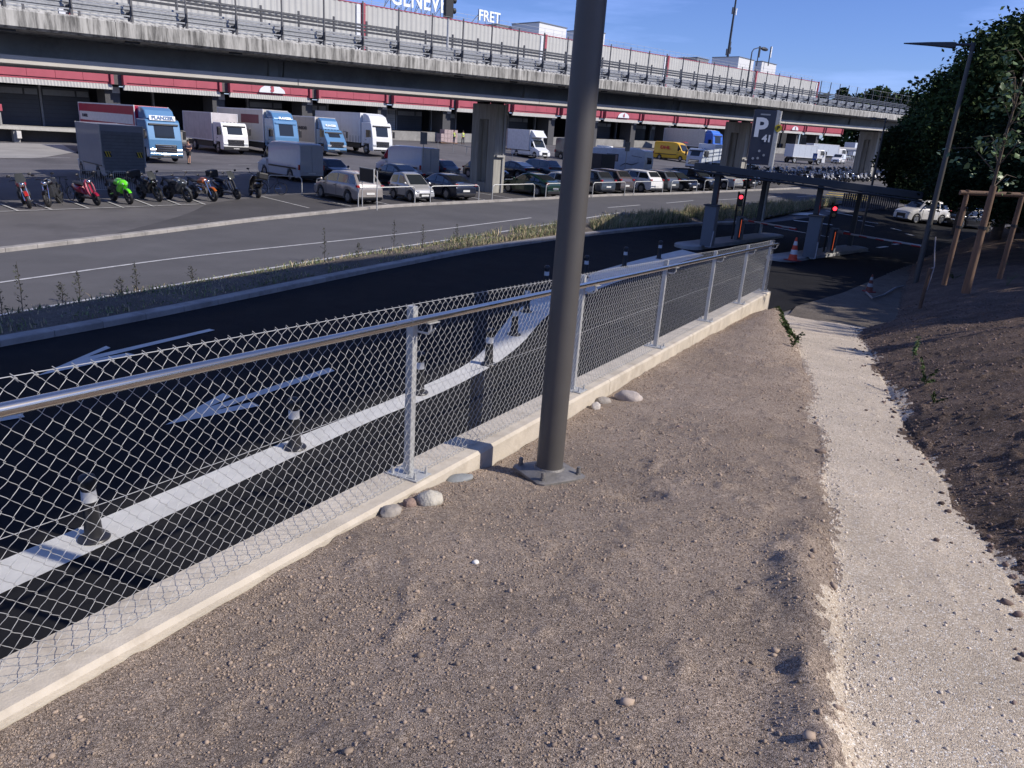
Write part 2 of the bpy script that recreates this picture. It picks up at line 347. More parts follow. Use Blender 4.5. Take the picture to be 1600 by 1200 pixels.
# darker newer asphalt towards the road, with the rounded edge of the older surface
lotA=PX([(0,396),(85,391),(140,375),(255,352),(300,337),(318,322)])
dk_in=PX([(115,381),(200,360),(265,343),(305,330),(322,318),(420,306),(520,300),(640,292),(760,288),(880,284)])+[np.array(XY(u,38.5)) for u in (52,60,68,72)]
sheet('yard_asphalt',lot_k[2:],dk_in,asph_lot2,.006,.8,1.)
road_A=lot_k+[np.array(XY(u,33.)) for u in (90,120,150)]; road_B=road_lo+[np.array(XY(u,25.)) for u in (90,120,150)]
sheet('road',road_A,road_B,asph_road,.016,.8,1.)
bank_r=PX([(1210,492),(1317,460),(1375,435),(1420,417),(1500,400),(1600,385)])
wallL=[np.array(SW(s,-2.6)) for s in (-30,-10,0,8,17.6)]
sheet('access_lane',lane_k+PX([(1230,345),(1300,335)])+[np.array(XY(90,24.))],wallL+bank_r,asph_new,.02,.6,.7)
# kerbs: single stones with open joints
def kerb(name,pts,w,h,off=0,stone=1.,mt=kerb_m,below=.1,dz=.016):
    P=resamp(pts,step=stone); mb=MB()
    for a,b in zip(P[:-1],P[1:]):
        d=(b-a); L=np.hypot(*d); d=d/L; n=np.array([-d[1],d[0]]); a2=a+d*.006; b2=b-d*.006
        q=[]
        for z,sh in ((-below,0),(h-.02,0),(h,.018)):
            for (p,o) in ((a2,off-0),(b2,off-0),(b2,off+w),(a2,off+w)):
                oo=o+(sh if o==off else -sh*.3); r=p+n*oo; q.append((r[0],r[1],float(T(r[0],r[1]))+dz+z))
        mb.add(q,[(0,1,5,4),(1,2,6,5),(2,3,7,6),(3,0,4,7),(4,5,9,8),(5,6,10,9),(6,7,11,10),(7,4,8,11),(8,9,10,11)])
    return tag(mb.build(name,mt),kind='structure')
kerb('lane_kerb',lane_k,.3,.14,0)
kerb('yard_kerb',lot_k,.28,.13,0)
# verge strip between the lane kerb and the road
VA=resamp(lane_k,140); nV=np.gradient(VA,axis=0); nV=np.c_[-nV[:,1],nV[:,0]]/np.hypot(*nV.T)[:,None]
VB=resamp(road_lo,140)
VA2=VA+nV*.3
t=np.linspace(0,1,6)[None,:,None]; G=VA2[:,None]*(1-t)+VB[:,None]*t; bump=np.array([.13,.2,.22,.18,.1,.0])[None,:]
Zv=T(G[...,0],G[...,1])+.018+bump+RNG.uniform(-.02,.02,bump.shape)
Zv=T(G[...,0],G[...,1])+.018+bump+RNG.uniform(-.03,.03,(140,6))*np.array([0,1,1,1,1,0])
i=(np.arange(139)[:,None]*6+np.arange(5)[None,:]).ravel()
tag(npmesh('verge',np.dstack([G,Zv]).reshape(-1,3),np.c_[i,i+6,i+7,i+1],verge_m,smooth=True),kind='structure')
# ---- painted markings
def quadmark(mb,P,dz):
    "P: list of ground points (quad); subdivided so that it lies on the ground"
    P=[np.array(p[:2]) for p in P]; L=max(np.linalg.norm(P[1]-P[0]),np.linalg.norm(P[2]-P[3])); n=max(1,int(L/1.2)); vs=[];fs=[]
    for i in range(n+1):
        t=i/n
        for q in (P[0]*(1-t)+P[1]*t,P[3]*(1-t)+P[2]*t): vs.append((q[0],q[1],float(T(q[0],q[1]))+dz))
    for i in range(n): fs.append((2*i,2*i+2,2*i+3,2*i+1))
    mb.add(vs,fs)
def bar(mb,a,b,w,dz=.03,skew=0):
    a,b=np.array(a[:2]),np.array(b[:2]); d=(b-a)/np.linalg.norm(b-a); n=np.array([-d[1],d[0]])*w/2
    quadmark(mb,[a-n,b-n,b+n,a+n],dz)
def line(name,pts,w,mt,dz=.03,step=1.):
    P=resamp(pts,step=step); d=np.gradient(P,axis=0); n=np.c_[-d[:,1],d[:,0]]/np.hypot(*d.T)[:,None]
    sheet(name,P-n*w/2,P+n*w/2,mt,dz,step,5)
line('road_edge_line',ext(PX([(0,494),(200,459),(400,424),(600,390),(859,351)]),25,8),.14,paint_old)
line('road_centre_line',ext(PX([(0,443),(280,403),(560,374),(700,358),(830,341)]),25,0),.13,paint_old)
mb=MB()
for a,b in (((950,325),(1000,321)),((1041,318),(1083,314)),((1122,313),(1154,311)),((1197,309),(1220,307)),((1245,308),(1275,306))): bar(mb,hit(*a),hit(*b),.14)
tag(mb.build('lane_dashes',paint_old),kind='structure')
# solid line with the bollards, widening into the island nose
A=[SW(s,-7.32+.02*max(0,s-3)) for s in (-14,-6,0,3,5,7)]+[SW(9,-7.12)]
B=[SW(s,-6.76) for s in (-14,-6,0,3,5,7,9)]
def gpx(L): return [hit(*p)[:2] for p in L]
A+=gpx([(667,603),(717,580),(750,557),(777,522),(803,489),(850,458),(936,424),(997,407),(1066,391)])
B+=gpx([(660,630),(717,603),(777,570),(817,538),(845,503),(880,475),(960,443),(1040,418),(1100,400)])
sheet('separation_line',A,B,paint_w,.032,.4,1.)
def arrow(name,tip,tail,w=.2,head=2.0,spread=.45):
    tip,tail=np.array(tip),np.array(tail); d=(tail-tip)/np.linalg.norm(tail-tip); n=np.array([-d[1],d[0]]); mb=MB()
    quadmark(mb,[tip+d*1.3-n*.1,tail-n*w/2,tail+n*w/2,tip+d*1.3+n*.1],.034)
    for sg in (-1,1):
        quadmark(mb,[tip,tip+d*head+n*sg*spread,tip+d*(head+.25)+n*sg*(spread-.2),tip+d*1.45+n*sg*.0],.034)
    return tag(mb.build(name,paint_w),kind='structure')
def parrow(P):
    mb=MB(); v=[(*hit(*p)[:2],.034) for p in P]; mb.add(v,[(0,1,2,3),(0,3,6),(3,4,5,6),(0,6,7,8)]); tag(mb.build('lane_arrow',paint_w),kind='structure')
parrow([(259,667),(349,617),(361,623),(324,640),(514,577),(523,582),(334,645),(394,631),(406,637)])
parrow([(58,590),(166,543),(173,546),(138,560),(327,516),(336,518),(146,564),(200,554),(212,557)])
mb=MB(); bar(mb,hit(-60,669),hit(37,652),.17,.034); bar(mb,hit(150,618),hit(222,602),.17,.034); tag(mb.build('lane_dashes',paint_w),kind='structure')
sheet('dark_lane_band',gpx([(742,662),(745,583)]),gpx([(768,662),(771,583)]),M('dark_band_asphalt',(.014,.014,.017),.9,var=.1,world=True,spec=.2),.027,.5,.5)  # narrow band of darker colour laid on the lane
mb=MB()
for a,b in (((0,331),(318,319)),): bar(mb,hit(*a),hit(*b),.11,.02)
for px,py in ((8,330),(60,328),(118,326),(172,325),(219,323),(262,321),(300,320)): bar(mb,hit(px+21,py),hit(px-8,py-11),.1,.02)
for a,b in (((285,267),(330,266)),((330,267),(440,266)),((357,258),(392,258)),((0,245),(110,247)),((1185,262),(1200,263))): bar(mb,hit(*a),hit(*b),.13,.02)
for k in range(-1,22):                               # bay lines between the parked cars
    u=21.8+2.45*k
    if 34.5<u<36.5: continue
    bar(mb,XY(u,33.9),XY(u,38.9),.1,.02)
tag(mb.build('bay_lines',paint_old),kind='structure')
mb=MB()
for k in range(5): a=hit(1283+4*k,304.5-3.1*k+6); b=hit(1350+5*k,310-2.6*k+6); bar(mb,a,b,.45,.035)
tag(mb.build('yellow_crossing_stripes',paint_y),kind='structure')
mb=MB()
for a,b,w_ in (((1205,333),(1285,336),1.0),((1215,322),(1262,327),1.1),((1240,345),(1300,352),.3),((1290,330),(1345,340),.25),((1340,345),(1372,350),.2),((1210,356),(1300,372),.15),((1392,357),(1408,361),.25),((1416,366),(1427,369),.25),((1340,395),(1355,393),.22),((1371,388),(1386,386),.22),((1395,383),(1410,381),.22),((1310,360),(1330,364),.2),((1350,352),(1366,355),.2)): bar(mb,hit(*a),hit(*b),w_,.036)
tag(mb.build('junction_markings',paint_w),kind='structure')
# raised traffic islands
def island(name,a,b,wd,h=.16):
    a,b=np.array(a),np.array(b); d=(b-a)/np.linalg.norm(b-a); n=np.array([-d[1],d[0]]); L=np.linalg.norm(b-a); P=[]
    r=wd/2
    for i in range(13): t=math.pi/2+math.pi*i/12; P.append(a+d*(r+r*math.cos(t))+n*r*math.sin(t))
    for i in range(13): t=-math.pi/2+math.pi*i/12; P.append(b-d*(r-r*math.cos(t))+n*r*math.sin(t))
    z0=float(T(*((a+b)/2))); rings=[]
    for z,s_ in ((-.05,0),(h-.03,0),(h,.03)):
        rings.append([((p-(a+b)/2)*(1-s_/wd*1.2)+(a+b)/2).tolist()+[z0+z] for p in P])
    mb=MB(); mb.loft(rings); return tag(mb.build(name,M('island_concrete',(.36,.36,.36),.85,var=.15,vs=2,world=True),smooth=False),kind='structure'),z0+h
I1a=hit(1064,389); I1b=hit(1213,368); I2a=hit(1209,408); I2b=hit(1343,389)
_,Z1=island('traffic_island',I1a[:2],I1b[:2],1.25); _,Z2=island('traffic_island',I2a[:2],I2b[:2],1.25)
# ================================================================ EMBANKMENT
def vnoise(x,y,seed):
    r=np.random.default_rng(seed).random((256,256)); xi=np.floor(x).astype(int); yi=np.floor(y).astype(int); fx=x-xi; fy=y-yi; fx=fx*fx*(3-2*fx); fy=fy*fy*(3-2*fy)
    a=r[xi&255,yi&255]; b=r[(xi+1)&255,yi&255]; c=r[xi&255,(yi+1)&255]; d=r[(xi+1)&255,(yi+1)&255]
    return (a*(1-fx)+b*fx)*(1-fy)+(c*(1-fx)+d*fx)*fy-.5
def rough(s,w,res):
    "height noise; octaves finer than the mesh fade out"
    h=np.zeros_like(s)
    for k,(f,a) in enumerate(((.45,.05),(1.1,.045),(2.3,.018),(5,.009),(11,.008),(23,.008),(44,.009))):
        n=vnoise(s*f+17*k,w*f+31*k,100+k)
        h+=a*n*np.clip(1.6-2.2*res*f,0,1)
    lump=np.maximum(vnoise(s*7+3,w*7,55)+vnoise(s*15,w*15,56)*.5-.17,0)*.05*np.clip(1.4-12*res,0,1)
    return h+lump
def steps(parts):
    o=[]
    for a,b,d in parts: o+=list(np.arange(a,b-1e-6,d))
    return np.array(o+[parts[-1][1]])
ss=steps([(-14,-2,.25),(-2,0,.05),(0,6.5,.016),(6.5,11,.03),(11,20,.055),(20,34,.12),(34,60,.5)])
ww=steps([(-2.44,1.3,.016),(1.3,4,.04),(4,9,.1),(9,45,1.)])
Sg,Wg=np.meshgrid(ss,ww,indexing='ij'); dS=np.gradient(ss)[:,None]+0*Wg; dW=np.gradient(ww)[None,:]+0*Sg; res=np.maximum(dS,dW)
Zg=E(Sg,Wg)
edge=.03*vnoise(Sg*5,Wg*5,7)*2+.05*vnoise(Sg*17,Wg*17,8)*2+.1*vnoise(Sg*.9,Wg*.1,9)*2
inp=(Wg>wl(Sg)+edge)&(Wg<wr(Sg)+edge*1.2)
soft=S(np.minimum(Wg-wl(Sg),wr(Sg)-Wg)/.12+.5)
amp=np.where(Wg<wl(Sg),1.,np.where(Wg>wr(Sg),1.9,.35)); amp=.35*soft+amp*(1-soft)
amp=amp*np.where(Sg>19,.5,1)*S((Wg+2.6)/.35+.35)
hump=.075*np.exp(-((Wg-wl(Sg)+.14+.1*vnoise(Sg*1.1,Wg*0,78))/.13)**2)*np.clip(.45+vnoise(Sg*1.7,Wg*0,77)*1.7+vnoise(Sg*6,Wg*6,79)*.9,0,2)
Zg=Zg+rough(Sg,Wg,res)*amp+hump*np.clip((19-Sg)/3,0,1)
# a scuffed hollow behind the lamp foot
Zg-=.07*np.exp(-(((Sg-4.35)/.13)**2+((Wg+1.22)/.2)**2))
Xg,Yg=SD[0]*Sg+WD[0]*Wg, SD[1]*Sg+WD[1]*Wg
Zg=np.maximum(Zg,np.where(Sg>20,.035,-1))
V=np.dstack([Xg,Yg,Zg]).reshape(-1,3); m=len(ww); i=(np.arange(len(ss)-1)[:,None]*m+np.arange(m-1)[None,:])
Fall=np.stack([i,i+1,i+m+1,i+m],-1); ic=inp[:-1,:-1]; right=(Wg[:-1,:-1]>(wl(Sg)+wr(Sg))[:-1,:-1]/2)
# leave out what lies on the asphalt of the lane beyond the end of the wall
BR=np.array([[p[0],p[1]] for p in bank_r]); bs=SD[0]*BR[:,0]+SD[1]*BR[:,1]; bw=WD[0]*BR[:,0]+WD[1]*BR[:,1]
keep=(Sg[:-1,:-1]<18.1)|(Wg[:-1,:-1]>np.interp(Sg[:-1,:-1],bs,bw)-.02)
def part(mask,name,mt):
    f=Fall[mask&keep]; u,inv=np.unique(f,return_inverse=True); return tag(npmesh(name,V[u],inv.reshape(-1,4),mt,smooth=True),kind='structure')
far_=Sg[:-1,:-1]+.5*vnoise(Sg[:-1,:-1]*1.5,Wg[:-1,:-1]*3,91)>21.6
part(far_&~(~ic&right),'shade_toned_dirt',verge_m)  # dirt past the path end, coloured darker to stand in for shade
part(ic&~far_,'gravel_path',path_m); part(~ic&~right&~far_,'soil_berm',berm_m); part(~ic&right,'soil_slope',slope_m)
def Eh(s,w):
    s=np.asarray(s,float); w=np.asarray(w,float); return E(s,w)
ICO=None
def ico():
    import bmesh
    bm=bmesh.new(); bmesh.ops.create_icosphere(bm,subdivisions=1,radius=1); v=np.array([p.co[:] for p in bm.verts]); f=np.array([[q.index for q in p.verts] for p in bm.faces]); bm.free(); return v,f
IV,IF=ico()
from mathutils.bvhtree import BVHTree
def gz(name):
    o=bpy.data.objects[name]; me=o.data; n=len(me.vertices); v=np.empty(n*3,np.float32); me.vertices.foreach_get('co',v); return v.reshape(-1,3)
gridZ=Zg
def zgrid(s,w):
    a=np.clip(np.searchsorted(ss,s)-1,0,len(ss)-2); b=np.clip(np.searchsorted(ww,w)-1,0,len(ww)-2)
    fs=np.clip((s-ss[a])/(ss[a+1]-ss[a]),0,1); fw=np.clip((w-ww[b])/(ww[b+1]-ww[b]),0,1)
    return (gridZ[a,b]*(1-fs)+gridZ[a+1,b]*fs)*(1-fw)+(gridZ[a,b+1]*(1-fs)+gridZ[a+1,b+1]*fs)*fw
def pebbles(name,s,w,rad,mt,flat=.7,sink=.3):
    n=len(s); x,y=SD[0]*s+WD[0]*w, SD[1]*s+WD[1]*w; z=zgrid(s,w)
    P=IV[None]*(1+RNG.uniform(-.25,.25,(n,len(IV),1))); sc_=np.c_[RNG.uniform(.7,1.3,n),RNG.uniform(.7,1.3,n),RNG.uniform(.5,1,n)*flat*1.3]*rad[:,None]
    P=P*sc_[:,None,:]; a=RNG.uniform(0,6.28,n); c,q=np.cos(a)[:,None],np.sin(a)[:,None]
    P=np.stack([P[...,0]*c-P[...,1]*q,P[...,0]*q+P[...,1]*c,P[...,2]],-1)+np.c_[x,y,z+rad*flat*(1-2*sink)][:,None,:]
    Fq=(IF[None]+np.arange(n)[:,None,None]*len(IV)).reshape(-1,3)
    return tag(npmesh(name,P.reshape(-1,3),Fq,mt),kind='stuff')
def cat_s(n,lo,hi,p=2.): return lo+(hi-lo)*RNG.random(n)**p
n=110000; s=cat_s(n,.3,18,2.2); w=-2.42+(wl(s)+2.42)*RNG.random(n); k=vnoise(s*2.2,w*2.2,301)+.5*vnoise(s*6,w*6,302); ok=RNG.random(n)<.35+1.6*np.clip(k+.1,0,1); s,w=s[ok],w[ok]
rad=.0024+.0032*RNG.random(len(s))**2+.007*(RNG.random(len(s))**26)
pebbles('soil_grit',s,w,rad*(1+.03*s),pebble_m)
n=6500; s=cat_s(n,.3,20,1.9); w=wl(s)+(wr(s)-wl(s))*RNG.random(n); e=RNG.random(n)<.45; w=np.where(e,wl(s)+np.abs(RNG.normal(0,.07,n)),w)
pebbles('path_chips',s,w,(.003+.006*RNG.random(n)**3)*(1+.03*s),pebble_l)
n=15000; s=cat_s(n,2,26,1.3); w=wr(s)+.02+7*RNG.random(n)**1.6
pebbles('slope_clods',s,w,(.005+.014*RNG.random(n)**4)*(1+.02*s),pebble_d)
n=160; s=cat_s(n,.8,18,1.3); w=np.where(RNG.random(n)<.5,wl(s)-np.abs(RNG.normal(0,.16,n)),-2.4+(wl(s)+2.4)*RNG.random(n))
pebbles('soil_clods',s,w,.007+.014*RNG.random(n)**2,pebble_m,.8,.35)
n=150; s=cat_s(n,2,21,1.2); w=wr(s)-np.abs(RNG.normal(0,.13,n)); pebbles('path_clods',s,w,.008+.02*RNG.random(n)**2,pebble_d,.7,.3)
# ================================================================ WALL, FENCE, RAIL
mb=MB(); th0,th1=-2.77,-2.45; edges=[-14,-8.7,-3.4,7.2,10.75,14.8,17.95]
for a,b in zip(edges[:-1],edges[1:]):
    rings=[]
    for s_ in (a+.004,b-.004):
        z=zw(s_); ring=[(th0,-.3),(th1,-.3),(th1,z-.022),(th1-.02,z),(th0+.015,z),(th0,z-.015)]
        rings.append([(*SW(s_,q[0]),q[1]) for q in ring])
    mb.loft(rings)
for s_ in (7.2,10.75,14.8): mb.loft([[(*SW(s_+d_,q[0]),q[1]) for q in ((th0+.02,-.3),(th1-.012,-.3),(th1-.012,zw(s_)-.015),(th0+.02,zw(s_)-.015))] for d_ in (-.01,.01)])
tag(mb.build('retaining_wall',conc_cream),'low cream concrete retaining wall under the chain-link fence','wall')
def Q(s_,w_,dz): x,y=SW(s_,w_); return (x,y,zw(s_)+dz)
fence=thing('chain_link_fence','galvanised chain-link fence with a round steel handrail on top of the cream wall','fence',(0,0,0))
PITCH=.071; WF=-2.56
def wires():
    V=[];Fq=[];rad=.00145; s0,s1=-3.2,18.0; nk=int((s1-s0)/PITCH*2); nz=16; top=1.165; ph=top/(2*nz)*2
    sub=3
    for k in range(nk):
        sc_=s0+k*PITCH/2; hi=sc_>9; sb=1 if hi else sub; nn=3 if hi else 4
        # a wire swings from one neighbour to the other on the way up, crossing in front and behind
        pts=[]
        tot=2*nz*sb
        for i in range(tot+1):
            t=i/sb; frac=(t+k%2)%2; tri=frac if frac<1 else 2-frac
            sm=.5-.5*math.cos(math.pi*tri); off=(.72*tri+.28*sm-.5)*PITCH*.56
            dep=.003*math.cos(math.pi*t)*(1 if k%2 else 1)
            pts.append(Q(sc_+off+.003*math.sin(k*1.7+i*.31),WF+dep+.004*math.sin(sc_*2.1+t*.4),.012+t*top/(2*nz)))
        # twisted barbs at the foot
        pts.insert(0,Q(sc_-(.25*PITCH+.008)*(1 if k%2 else -1),WF+.008,.0)); 
        P=np.array(pts); d=np.gradient(P,axis=0); d/=np.linalg.norm(d,axis=1)[:,None]
        a=np.cross(d,[WD[0],WD[1],0]); a/=np.linalg.norm(a,axis=1)[:,None]; b=np.cross(d,a)
        th=np.arange(nn)*2*math.pi/nn; ring=P[:,None,:]+rad*(np.cos(th)[None,:,None]*a[:,None,:]+np.sin(th)[None,:,None]*b[:,None,:])*(.92 if hi else 1)
        base=len(V)*0+sum(len(x) for x in V); V.append(ring.reshape(-1,3)); L_=len(P)
        ii=(np.arange(L_-1)[:,None]*nn+np.arange(nn)[None,:]); jj=(np.arange(L_-1)[:,None]*nn+(np.arange(nn)+1)%nn)
        Fq.append(np.stack([ii,jj,jj+nn,ii+nn],-1).reshape(-1,4)+base)
    return np.concatenate(V),np.concatenate(Fq)
Vw,Fw=wires(); npmesh('wire_mesh',Vw,Fw,wire_m,fence,smooth=True)
mb=MB()
for dz,r_ in ((1.178,.0019),(.02,.0019),(.60,.0016)):
    mb.tube([Q(s_,WF-.006+.002*math.sin(s_*5),dz+.004*math.sin(s_*1.9)) for s_ in np.arange(-3.2,18.05,.35)],r_,5)
s_=-3.2
while s_<11:                                      # loops that tie the mesh to the top wire
    c=[]
    for i in range(9): t=i/8*2*math.pi*1.5; c.append(Q(s_-.012+.012*math.cos(t)+.0*i,WF-.006+.006*math.sin(t),1.165+.016*i/8-.02*math.cos(t)*.5))
    mb.tube(c,.0015,4); s_+=PITCH
mb.build('tension_wire',wire_m,fence,smooth=True)
for k in range(-2,6):
    s_=3.72+2.8*k if k<5 else 17.72
    a=MB(); x0=-2.635
    rings=[]
    for dz in (0.008,1.16): rings.append([Q(s_+p[0],-2.605+p[1],dz) for p in ((-.026,-.026),(.026,-.026),(.026,.026),(-.026,.026))])
    a.loft(rings); post=a.build('fence_post',galv,fence,bevel=.004)
    a=MB(); a.loft([[Q(s_+p[0],-2.6+p[1],dz) for p in ((-.09,-.12),(.09,-.12),(.09,.12),(-.09,.12))] for dz in (.0015,.012)]); a.build('base_plate',galv,post,bevel=.002)
    for q in ((-.065,-.09),(.065,-.09),(.065,.09),(-.065,.09)):
        a=MB(); a.cyl(Q(s_+q[0],-2.6+q[1],.012),Q(s_+q[0],-2.6+q[1],.04),.011,n=6); a.cyl(Q(s_+q[0],-2.6+q[1],.03),Q(s_+q[0],-2.6+q[1],.06),.006,n=6); a.build('bolt',galv,post)
    a=MB(); a.tube([Q(s_+.01,-2.575,1.0),Q(s_+.01,-2.49,1.0),Q(s_+.01,-2.47,1.03),Q(s_+.01,-2.47,1.085)],.008,6); a.tube([Q(s_+.06,-2.575,.985),Q(s_+.06,-2.52,.985),Q(s_+.06,-2.47,1.03)],.006,5); a.loft([[Q(s_+d_,-2.47+p[0],1.0745+p[1]) for p in ((-.028,0),(.028,0),(.028,.004),(-.028,.004))] for d_ in (-.05,.07)]); a.build('rail_bracket',galv,fence,smooth=True)
a=MB(); a.tube([Q(s_,-2.47,1.104) for s_ in (-3.3,0,3.2,3.201,9,17.75)]+[Q(17.9,-2.47,1.09)],0.0245,16); hr=a.build('handrail',steel,fence,smooth=True)
a=MB()
for s_ in (3.35,3.5,8.9,14.5): a.tube([Q(s_,-2.47,1.104),Q(s_+.012,-2.47,1.104)],.0268,16)
a.build('rail_sleeve',steel,hr,smooth=True)
# ================================================================ LAMP POSTS
def lamp_post(label,base,h,r0,r1,head_dir,head_len=2.0,plate=True,group=None,name='street_lamp'):
    t=thing(name,label,'street lamp',base,0,group); a=MB()
    a.tube([(0,0,0.03),(0,0,.06),(0,0,h*.35),(0,0,h*.7),(0,0,h)],[r0,r0,r0*.95,(r0+r1)/2,r1],20); pl=a.build('pole',pole_m,t,smooth=True)
    if plate:
        a=MB(); z=[(.21,0),(.21,.02),(.2,.026),(.115,.05),(.108,.065)]; rings=[]
        for i,(q,zz) in enumerate(z):
            ring=[]
            for k in range(32):
                an=2*math.pi*(k+.5)/32; c_,s2=math.cos(an),math.sin(an); sq=q/max(abs(c_),abs(s2)); rr=sq if i<3 else q
                if i<3: rr=min(sq,q*1.32)
                ring.append((rr*c_,rr*s2,zz))
            rings.append(ring)
        a.loft(rings); p=a.build('base_plate',plate_m,t,smooth=True); p.rotation_euler=(R(-3),R(2),R(31))
        for q in ((.155,.155),(-.155,.155),(.155,-.155),(-.155,-.155)):
            a=MB(); a.cyl((q[0],q[1],.01),(q[0],q[1],.045),.021,n=6); a.cyl((q[0],q[1],.04),(q[0]+.004,q[1],.085),.014,n=10); a.cyl((q[0],q[1],.05),(q[0],q[1],.09),.017,.015,n=10); a.build('anchor_bolt',plate_m,p,smooth=True)
    d=Vector((*head_dir,0)).normalized(); n=Vector((-d.y,d.x,0)); z=Vector((0,0,1))
    a=MB(); a.tube([Vector((0,0,h-.05))-d*.05,Vector((0,0,h-.04))+d*.55],.045,8); a.tube([(0,0,h-.25),(0,0,h+.02)],[r1*1.25,r1*1.25],12); a.build('lamp_arm',dark,t,smooth=True)
    a=MB(); rings=[]
    for x,wd,t0,t1 in ((.5,.13,-.13,.04),(.62,.15,-.13,.05),(head_len*.6,.12,-.06,.05),(head_len,.03,.0,.035)):
        c=Vector((0,0,h-.02))+d*x; rings.append([c+n*wd+z*t0,c-n*wd+z*t0,c-n*wd*.9+z*t1,c+n*wd*.9+z*t1])
    a.loft(rings); a.build('lamp_head',dark,t,bevel=.012); return t
bx,by=SW(4.6,-1.96); lamp1=lamp_post('tall grey street lamp pole on a bolted base plate in front of the fence',(bx,by,float(zgrid(np.array([4.6]),np.array([-1.96]))[0])+.035),8.2,.099,.076,(-.8,.5))
b2=hit(1428,450); lamp_post('slim dark street lamp with a flat pointed head beside the leafy trees',(b2[0],b2[1],0),8.45,.1,.06,(-.86,.5),2.15,False)
# bollards
def bollard():
    t=thing('bollard','black bollard with a white reflective band','bollard'); a=MB()
    prof=[(.0,.155),(.012,.16),(.028,.15),(.045,.1),(.08,.088),(.3,.078),(.55,.068),(.60,.066)]
    a.loft([[(r_*math.cos(2*math.pi*k/24),r_*math.sin(2*math.pi*k/24),z) for k in range(24)] for z,r_ in prof]); a.build('shaft',blackp,t,smooth=True)
    a=MB(); prof=[(.595,.068),(.61,.082),(.66,.09),(.70,.09),(.735,.078),(.755,.05),(.762,.005)]
    a.loft([[(r_*math.cos(2*math.pi*k/24),r_*math.sin(2*math.pi*k/24),z) for k in range(24)] for z,r_ in prof]); a.build('cap',blackp,t,smooth=True)
    a=MB(); a.loft([[(r_*math.cos(2*math.pi*k/24),r_*math.sin(2*math.pi*k/24),z) for k in range(24)] for z,r_ in ((.455,.0755),(.456,.0775),(.575,.0715),(.576,.069))],cap=False); a.build('band',refl,t,smooth=True)
    return t
proto=bollard(); BL=[(148,845,'nearest the camera, by the lamp shadow'),(461,703,'second from the left along the line'),(655,617,'beside the nearest fence post'),(763,572,'where the white line begins to bend'),(803,525,'behind the mesh left of the lamp pole'),(822,489,'half hidden behind the handrail'),(852,455,'touching the lamp pole in view'),(914,435,'just right of the tall lamp pole'),(975,418,'midway between lamp pole and ticket island'),(1029,405,'nearest to the left ticket island')]
for i,(px,py,wh) in enumerate(BL):
    o=proto if i==0 else copy_tree(proto); x,y,z=hit(px,py); o.location=(x,y,.03+(.004 if i else .0)); o.rotation_euler=(0,0,i*1.3)
    tag(o,'black bollard with a white band '+wh,'bollard','black bollards along the white line')
# ================================================================ STONES
def stone(px,py,rx,ry,rz,label,col=stone_m,rot=0,seed=0):
    d=ray(px,py); d=d/np.hypot(d[0],d[1]); t=np.linspace(2,30,6000); X_,Y_=d[0]*t,d[1]*t; s_=SD[0]*X_+SD[1]*Y_; w_=WD[0]*X_+WD[1]*Y_
    i=np.argmax(EYE+d[2]*t<zgrid(s_,w_)); r_=random.Random(seed); a=MB(); n=0
    import mathutils.noise as mn
    a.ell((0,0,0),1,1,1,18,12); a.v=[tuple((Vector(v)*(1+.22*mn.noise(Vector(v)*1.4+Vector((seed,0,0)))+.06*mn.noise(Vector(v)*4)))[k]*(rx,ry,rz)[k] for k in range(3)) for v in a.v]
    o=a.build('rock',col,smooth=True); o.location=(X_[i],Y_[i],float(zgrid(s_[i:i+1],w_[i:i+1])[0])+rz*.35); o.rotation_euler=(0,0,rot); return tag(o,label,'rock')
stone(671,785,.085,.07,.055,'pale rounded stone on the soil beside the wall, left of the lamp foot',M('pale_stone',(.45,.42,.36),.85,var=.2,vs=20,bump=.5),.4,1)
stone(611,803,.07,.055,.04,'small dirty stone lying left of the pale rounded stone',stone_m,1.,2)
stone(640,790,.045,.04,.035,'brown clod of earth between two stones beside the wall',M('clod',(.24,.17,.14),.95,var=.3,vs=14,bump=.5),.2,3)
stone(718,749,.10,.06,.022,'flat grey-green stone sunk in the soil against the wall',M('slate_stone',(.24,.25,.25),.8,var=.2,vs=9,bump=.2),.5,4)
stone(982,624,.14,.085,.07,'largest stone, wedge-shaped and pinkish grey, right of the tall lamp pole',M('pink_stone',(.4,.35,.32),.85,var=.2,vs=14,bump=.3),-.3,5)
stone(942,629,.09,.06,.045,'pale stone at the head of the little heap right of the lamp pole',stone_m,.3,6)
stone(931,637,.07,.05,.04,'half-buried stone at the bottom of the little heap right of the lamp pole',M('pale_stone2',(.5,.46,.42),.85,var=.2,vs=20),1.3,7)
stone(743,880,.018,.016,.012,'tiny white pebble alone on the open soil',M('white_pebble',(.75,.72,.66),.8),0,8)
stone(1062,668,.03,.022,.016,'small brown stone alone in the middle of the soil',M('brown_stone',(.2,.15,.13),.9),0,9)
stone(1282,707,.045,.035,.025,'brown clod on the left edge of the gravel path',M('clod2',(.2,.15,.12),.95,bump=.5,bs=60),0,10)
